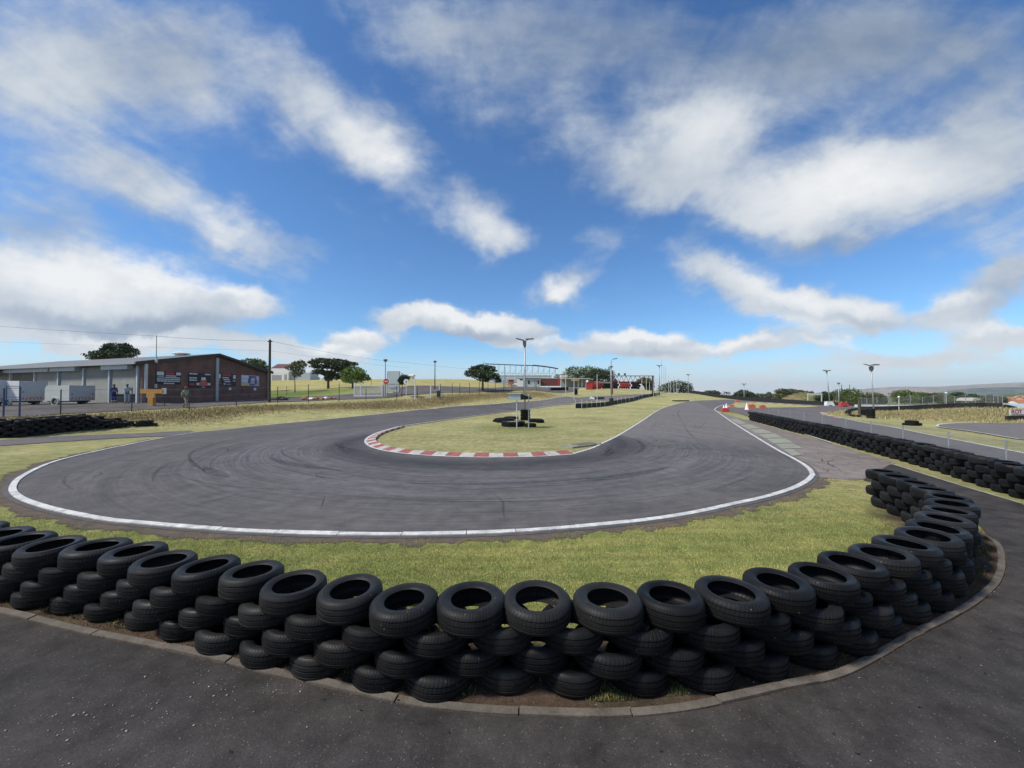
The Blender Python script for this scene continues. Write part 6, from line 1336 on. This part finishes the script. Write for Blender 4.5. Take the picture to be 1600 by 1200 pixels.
for px, pyt, d, lab in ((648.4,593.5,47.5,'tall white post right of the white disc sign'),(673,602,49,'short white post left of the barrier box'),(686.5,594,60,'slim white post right of the barrier box')):
    p = ground_pos(px, d); h = (612-pyt)*d/F+H-p.z; mb = MB(); mb.box((0,0,h/2-.1), (.11,.11,h+.2)); mb.box((0,0,h), (.15,.15,.05)); o = mb.build('white_post', M_white); o.location = p; tag(o, lab, 'post', 'white posts by the gate')
p = ground_pos(685.3, 50.5); k = 50.5/F; t = thing('boom_barrier', p, 'dark barrier box with slanting strut and thin boom', 'barrier', local=True); mb = MB(); mb.box((0,0,.42), (.42,.4,.84)); mb.build('housing', M_dkst, t, (0,0,0)); mb = MB(); mb.box((-.45,0,.92), (1.05,.06,.06)); mb.build('boom', M_grey, t, (0,0,0)); mb = MB(); mb.cyl((.15,0,.8),(.95,-.1,.0),.035); mb.build('strut', M_grey, t, (0,0,0))
# rubble heaps on the lawn edge
M_rub = mat('broken_brick', (.30,.15,.10), .9, 0, .4, 4, .5); M_rubd = mat('dark_rubble', (.05,.045,.04), .9, 0, .4, 4)
def rock(v, s, m_, label, group, seed):
    r = random.Random(seed); mb = MB(); mb.lathe([(.001,-.5),(.55,-.4),(.8,0),(.55,.42),(.001,.55)], 7, (0,0,0)); mb.v = [(x*s*r.uniform(.7,1.25), y*s*r.uniform(.7,1.25), z*s*r.uniform(.6,.95)) for x, y, z in mb.v]; o = mb.build('rock', m_); o.location = v+Vector((0,0,s*.25)); tag(o, label, 'rock', group)
for i in range(9): rock(ground_pos(477+i*5.4+random.uniform(-1,1), 46+random.uniform(-.5,.5)), random.uniform(.42,.62), M_rub if i not in (2,6) else M_white, 'reddish rock of the low row edging the lawn' if i not in (2,6) else 'pale rock of the low row edging the lawn', 'reddish rocks edging the lawn' if i not in (2,6) else 'pale rocks edging the lawn', i)
for i in range(4): rock(ground_pos(432+i*4.2, 46.5+random.uniform(-.4,.4)), random.uniform(.4,.7), M_rubd, 'dark rock of the heap beside the wooden pole', 'dark rocks beside the wooden pole', 30+i)
# white house on the rise
def block(t, name, x0, x1, z0, z1_, y, th, m_): mb = MB(); mb.prism([(x0,y,z0),(x1,y,z0),(x1,y,z1_),(x0,y,z1_)], (0,th,0)); return mb.build(name, m_, t, (0,0,0))
d = 136; p = ground_pos(440, d); k = d/F; X = lambda px: (px-440)*k; Z = lambda py: (612-py)*k+H-p.z
t = thing('white_house', p, 'white flat-fronted house with rust red roof on the rise right of the workshop', 'house', local=True)
block(t, 'wall', X(421), X(450.5), -.5, Z(581), 0, 7, M_white); block(t, 'wing', X(450.6), X(482), -.5, Z(582), 1.0, 6, M_bluegrey); block(t, 'garage_door', X(424.5), X(439.5), 0, Z(586), -.05, .04, M_grey); block(t, 'door', X(444), X(448), 0, Z(585), -.05, .04, M_grey)
block(t, 'parapet', X(421), X(452), Z(581)+.01, Z(576.5), .3, 6, M_white); mb = MB(); mb.prism([(X(420),1,Z(576)),(X(466),1,Z(576)),(X(466),5,Z(568.5)),(X(420),5,Z(568.5))], (0,0,.3)); mb.build('roof', M_rust, t, (0,0,0)); block(t, 'fascia', X(420), X(468), Z(576.4), Z(575.4), .9, .1, M_white)
p = ground_pos(491, 150); t = thing('red_car', p, 'small red car parked beyond the acacia', 'car', local=True)
mb = MB(); mb.prism([(-1.9,-.8,.35),(1.9,-.8,.35),(1.95,-.8,.75),(1.2,-.8,.9),(.7,-.8,1.35),(-.9,-.8,1.38),(-1.5,-.8,.95),(-1.95,-.8,.85)], (0,1.6,0)); mb.build('body', M_red, t, (0,0,0)); mb = MB(); mb.prism([(-.85,-.82,.95),(.95,-.82,.95),(.6,-.82,1.28),(-.8,-.82,1.3)], (0,1.64,0)); mb.build('window', M_glass, t, (0,0,0))
for x in (-1.2,1.25):
    mb = MB(); mb.cyl((x,-.84,.32),(x,.84,.32),.32,None,14); mb.build('wheel', M_black, t, (0,0,0))
p = ground_pos(641, 150); house(640, 149, p.z-.2, 3.0, 3, 1.5, .3, 0, M_white, M_white, 'tiny white hut on the far skyline above the white disc sign', None, 1)
for px, lab in ((656,'left one'),(671,'right one')): pass
# ================================================================ PADDOCK: stand, office, truck, containers, barrier
d = 128; p = ground_pos(815, d); k = d/F; X = lambda px: (px-815)*k; Z = lambda py: (612-py)*k+H-p.z
t = thing('grandstand', p, 'long open grandstand with thin dark curved roof on slender white posts', 'grandstand', local=True)
mb = MB(); pr2 = [(757,569.3),(785,570.4),(815,571.6),(833,572),(850,573.6),(862,575.4),(872,577.2)]
for (xa, ya), (xb, yb) in zip(pr2[:-1], pr2[1:]): mb.prism([(X(xa),-.6,Z(ya)),(X(xb),-.6,Z(yb)),(X(xb),2.4,Z(yb)+.35),(X(xa),2.4,Z(ya)+.35)], (0,0,.3 if xa > 820 else .16))
mb.build('roof', M_black, t, (0,0,0))
for i in range(13):
    px = 762+i*8.8; yt = np.interp(px, [q[0] for q in pr2], [q[1] for q in pr2])
    mb = MB(); mb.box((X(px),0,Z(yt)/2), (.14,.14,Z(yt))); mb.build('post', M_offw, t, (0,0,0))
for j in range(4):
    mb = MB(); mb.box((X(812),4+j*1.4,Z(592)-1+j*.75), (112*k*.95,1.35,.5)); mb.build('seat_tier', M_grey if j % 2 else M_bluegrey, t, (0,0,0))
mb = MB()
for i in range(12):
    a, b = 762+i*8.8, 762+(i+1)*8.8; mb.cyl((X(a),.1,Z(590)),(X(b),.1,Z(578)),.05,None,5); 
mb.box((X(814),-.1,Z(583)), (106*k,.08,.08)); mb.build('brace', M_galv, t, (0,0,0))
block(t, 'side_wall', X(776), X(792), 0, Z(589), -3, .2, M_bluegrey)
d = 112; p = ground_pos(808, d); k = d/F; X = lambda px: (px-826)*k; p = ground_pos(826, d); Z = lambda py: (612-py)*k+H-p.z
t = thing('site_office', p, 'white cabin office with two dark windows in front of the grandstand', 'cabin', local=True)
block(t, 'end_wall', X(808), X(820), Z(604), Z(591), 0, 3.5, M_white); block(t, 'front_wall', X(820.05), X(844), Z(604.5), Z(592), .3, 3.2, M_bluegrey); block(t, 'roof_edge', X(807), X(845), Z(591), Z(590), -.1, 4, M_grey)  # front wall greyer than the white end: its shade is in the colour
for a, b, y0, y1 in ((825,828,594.5,600),(840,842.5,594,600),(812.5,816.5,592.2,594)): block(t, 'window', X(a), X(b), Z(y1), Z(y0), -.06 if a < 820 else .24, .05, M_glass)
block(t, 'door', X(834.5), X(836.5), Z(604), Z(592.6), .24, .05, M_grey); block(t, 'wheel_skid', X(809), X(843), Z(606), Z(604.4), .4, 3, M_dkst)
d = 116; p = ground_pos(798, d); k = d/F; X = lambda px: (px-798)*k; Z = lambda py: (612-py)*k+H-p.z
t = thing('truck', p, 'orange-and-cream truck seen from the front, left of the cabin office', 'truck', local=True)
block(t, 'cab', X(794.3), X(802.7), Z(604), Z(593), 0, 2, mat('faded_orange_cab', (.36,.13,.075), .5)); block(t, 'windscreen', X(795), X(802), Z(595.8), Z(593.4), -.05, .05, M_glass); block(t, 'bumper', X(794.3), X(802.7), Z(604.4), Z(602.8), -.2, .2, M_dkst); block(t, 'box_body', X(794), X(803), Z(602), Z(590.5), 2.2, 5, M_cream)
for a in (795,800.3): block(t, 'headlight', X(a), X(a+1.6), Z(601.8), Z(600.6), -.06, .05, M_white)
for a in (-.62,.62): mb = MB(); mb.cyl((a*1.1-.12,.7,.42),(a*1.1+.12,.7,.42),.45,None,14); mb.build('wheel', M_black, t, (0,0,0))
d = 116; p = ground_pos(860, d); k = d/F; X = lambda px: (px-860)*k; Z = lambda py: (612-py)*k+H-p.z
t = thing('shipping_container', p, 'rust brown shipping container with red and white end, right of the office', 'container', local=True)
block(t, 'box', X(845), X(872), Z(603), Z(591.5), 0, 2.4, M_cont); block(t, 'end_frame', X(872.05), X(875.5), Z(603), Z(591), -.1, 2.6, M_red); block(t, 'end_panel', X(875.6), X(878), Z(603), Z(591), -.1, 2.6, M_white); block(t, 'roof_rail', X(844.5), X(876), Z(591.4), Z(590.7), -.05, 2.5, M_offw)
d = 112; p = ground_pos(896, d); k = d/F; X = lambda px: (px-896)*k; Z = lambda py: (612-py)*k+H-p.z
t = thing('pit_shed', p, 'grey open pit shed with pale posts and yellow board above', 'shed', local=True)
block(t, 'rear_wall', X(879), X(921), Z(606), Z(592), 3, .2, M_grey); block(t, 'roof', X(878), X(922), Z(592), Z(591), -.5, 4, M_offw)
for px in (884,897,903.5,909.5,915.5): block(t, 'post', X(px-.5), X(px+.5), Z(607), Z(592), 0, .15, M_offw)
block(t, 'yellow_board', X(891.5), X(904.5), Z(595.5), Z(592), -.7, .08, mat('dull_yellow', (.36,.27,.08), .7)); block(t, 'upper_cabin', X(879), X(890), Z(589), Z(585), 4, 3, M_cream)
# black tyres piled before the pit shed
for i, px in enumerate((862,866,870,874,878,882,886)):
    v = ground_pos(px, 92+i*.4)
    for k_ in range(4): low_tyre(v+Vector((0,0,.1+.2*k_)), 0, (0,.04), 1.25)
# red barrier of painted tyres
def painted(t, px0, px1, d0, d1, n, m_, name):
    """tyres stacked on edge with their dark openings to the track"""
    for i in range(n):
        u = (i+.5)/n; px = px0+(px1-px0)*u; d = d0+(d1-d0)*u; v = ground_pos(px, d); mb = MB(); q = .39
        for k_ in range(3):
            c = v+Vector((0,0,q*.98+2*q*.86*k_))+Vector((q*.9 if k_ % 2 else 0, .05*k_, 0)); mb.cm = 0; M = Matrix.Rotation(math.pi/2, 4, 'X'); mb.lathe([(q*.46,-.12),(q*.9,-.12),(q,-.05),(q,.08),(q*.8,.12),(q*.46,.12)], 14, c, M, True); mb.cm = 1; mb.cyl(c+Vector((0,.06,0)), c+Vector((0,.10,0)), q*.55, None, 10)
        mb.build(name, [m_, M_black], t, smooth=True)
v = ground_pos(919, 100); t = thing('tyre_barrier', v, 'bright red painted tyre barrier with white cap rail, left section', 'tyre barrier', 'painted tyre barriers'); painted(t, 919, 939, 100, 104, 6, M_red, 'tyre_column'); q0, q1 = ground_pos(919,100.6), ground_pos(957,106.6)
mb = MB(); mb.prism([q0+Vector((0,0,1.62)), q1+Vector((0,0,1.5)), q1+Vector((0,0,1.9)), q0+Vector((0,0,2.05))], (0,.3,0)); mb.build('cap_rail', mat('pale_pink_rail', (.55,.38,.36), .6), t)
v = ground_pos(918, 99.5); mb = MB(); mb.prism([v+Vector((-.35,0,0)), v+Vector((1.3,0,0)), v+Vector((1.3,0,1.7)), v+Vector((-.35,0,1.9))], (0,.2,0)); mb.build('end_panel', M_red, t); mb = MB(); mb.lathe([(.001,.5),(.25,.4),(.3,0),(.28,-.1)], 12, v+Vector((.0,.1,2.0))); mb.build('end_cap', M_white, t, smooth=True)
v = ground_pos(941, 104.5); t = thing('tyre_barrier', v, 'black and blue-green tyre barrier, middle section between the red ones', 'tyre barrier', 'painted tyre barriers'); painted(t, 941, 965, 104.5, 109, 7, M_belt, 'tyre_column')
mb = MB()
for a, b in ((957,109.2),(961,110)): v = ground_pos(a, b); mb.prism([v+Vector((-.5,-.6,.2)), v+Vector((.5,-.6,.2)), v+Vector((.5,-.6,1.5)), v+Vector((-.5,-.6,1.5))], (0,.1,0))
mb.build('teal_panel', mat('teal_paint', (.06,.17,.17), .6), t)
v = ground_pos(967, 110); t = thing('tyre_barrier', v, 'red painted tyre barrier, right section under the gantry', 'tyre barrier', 'painted tyre barriers'); painted(t, 967, 984, 110, 113, 5, M_red, 'tyre_column')
v = ground_pos(986, 113); t = thing('tyre_barrier', v, 'low dark grey tyre barrier at the right end, under the gantry', 'tyre barrier', 'painted tyre barriers'); painted(t, 986, 999, 113, 116, 4, TM[1], 'tyre_column')
v = ground_pos(1003, 117); t = thing('tent', v, 'small white tent beyond the right end of the barrier', 'tent'); mb = MB(); mb.prism([v+Vector((-.9,0,0)), v+Vector((.9,0,0)), v+Vector((.5,0,1.1)), v+Vector((-.2,0,1.7)), v+Vector((-.8,0,1.0))], (0,2,0)); mb.build('canvas', M_white, t); mb = MB(); mb.cyl(v+Vector((-.2,1,0)), v+Vector((-.2,1,1.85)), .05); mb.build('pole', M_galv, t)
# gantry over the straight
d = 86; p = ground_pos(990, d); k = d/F; X = lambda px: (px-990)*k; Z = lambda py: (612-py)*k+H-p.z
t = thing('gantry', p, 'rust red lattice gantry spanning the straight', 'gantry', local=True); mb = MB()
for py in (587.3, 596.5): mb.box(((X(956)+X(1021.5))/2,0,Z(py)), (X(1021.5)-X(956),.12,.14)); mb.box(((X(956)+X(1021.5))/2,.8,Z(py)), (X(1021.5)-X(956),.10,.12))
n = 9
for i in range(n):
    a, b = 957+i*64/n, 957+(i+1)*64/n; m2 = (a+b)/2; mb.cyl((X(a),0,Z(587.5)),(X(m2),0,Z(596.4)),.05,None,5); mb.cyl((X(m2),0,Z(596.4)),(X(b),0,Z(587.5)),.05,None,5)
mb.build('truss', M_rust, t, (0,0,0))
for px in (957,1021.3):
    mb = MB(); mb.box((X(px),.4,(Z(587)-.4)/2), (.26,.7,Z(587)+.4)); mb.build('leg', M_rust if px < 1000 else M_dkst, t, (0,0,0))
for px in (967,976.5):
    mb = MB(); mb.box((X(px),0,Z(584.8)), (.35,.35,.45)); mb.build('signal_lamp', M_dkst, t, (0,0,0))

# ================================================================ AIR
m = bpy.data.materials.new('thin_haze'); m.use_nodes = True; nt = m.node_tree; nt.nodes.remove(nt.nodes['Principled BSDF'])
pv = nt.nodes.new('ShaderNodeVolumePrincipled'); pv.inputs['Color'].default_value = (.86,.92,1,1); pv.inputs['Density'].default_value = .00009; pv.inputs['Anisotropy'].default_value = .2
nt.links.new(pv.outputs[0], nt.nodes['Material Output'].inputs['Volume'])
mb = MB(); mb.box((0,1900,30), (9400,6800,160)); o = mb.build('haze', m); tag(o, 'thin pale air that fades the far hills', 'haze', kind='stuff')
S.cycles.max_bounces = 5; S.cycles.diffuse_bounces = 2; S.cycles.glossy_bounces = 2; S.cycles.transparent_max_bounces = 12; S.cycles.volume_bounces = 0
w.cycles.sampling_method = 'MANUAL'; w.cycles.sample_map_resolution = 512
tag(far_tyres.build('far_tyres', TM[2], smooth=True), 'black tyres of the distant stacks and walls round the circuit', 'tyres', kind='stuff')
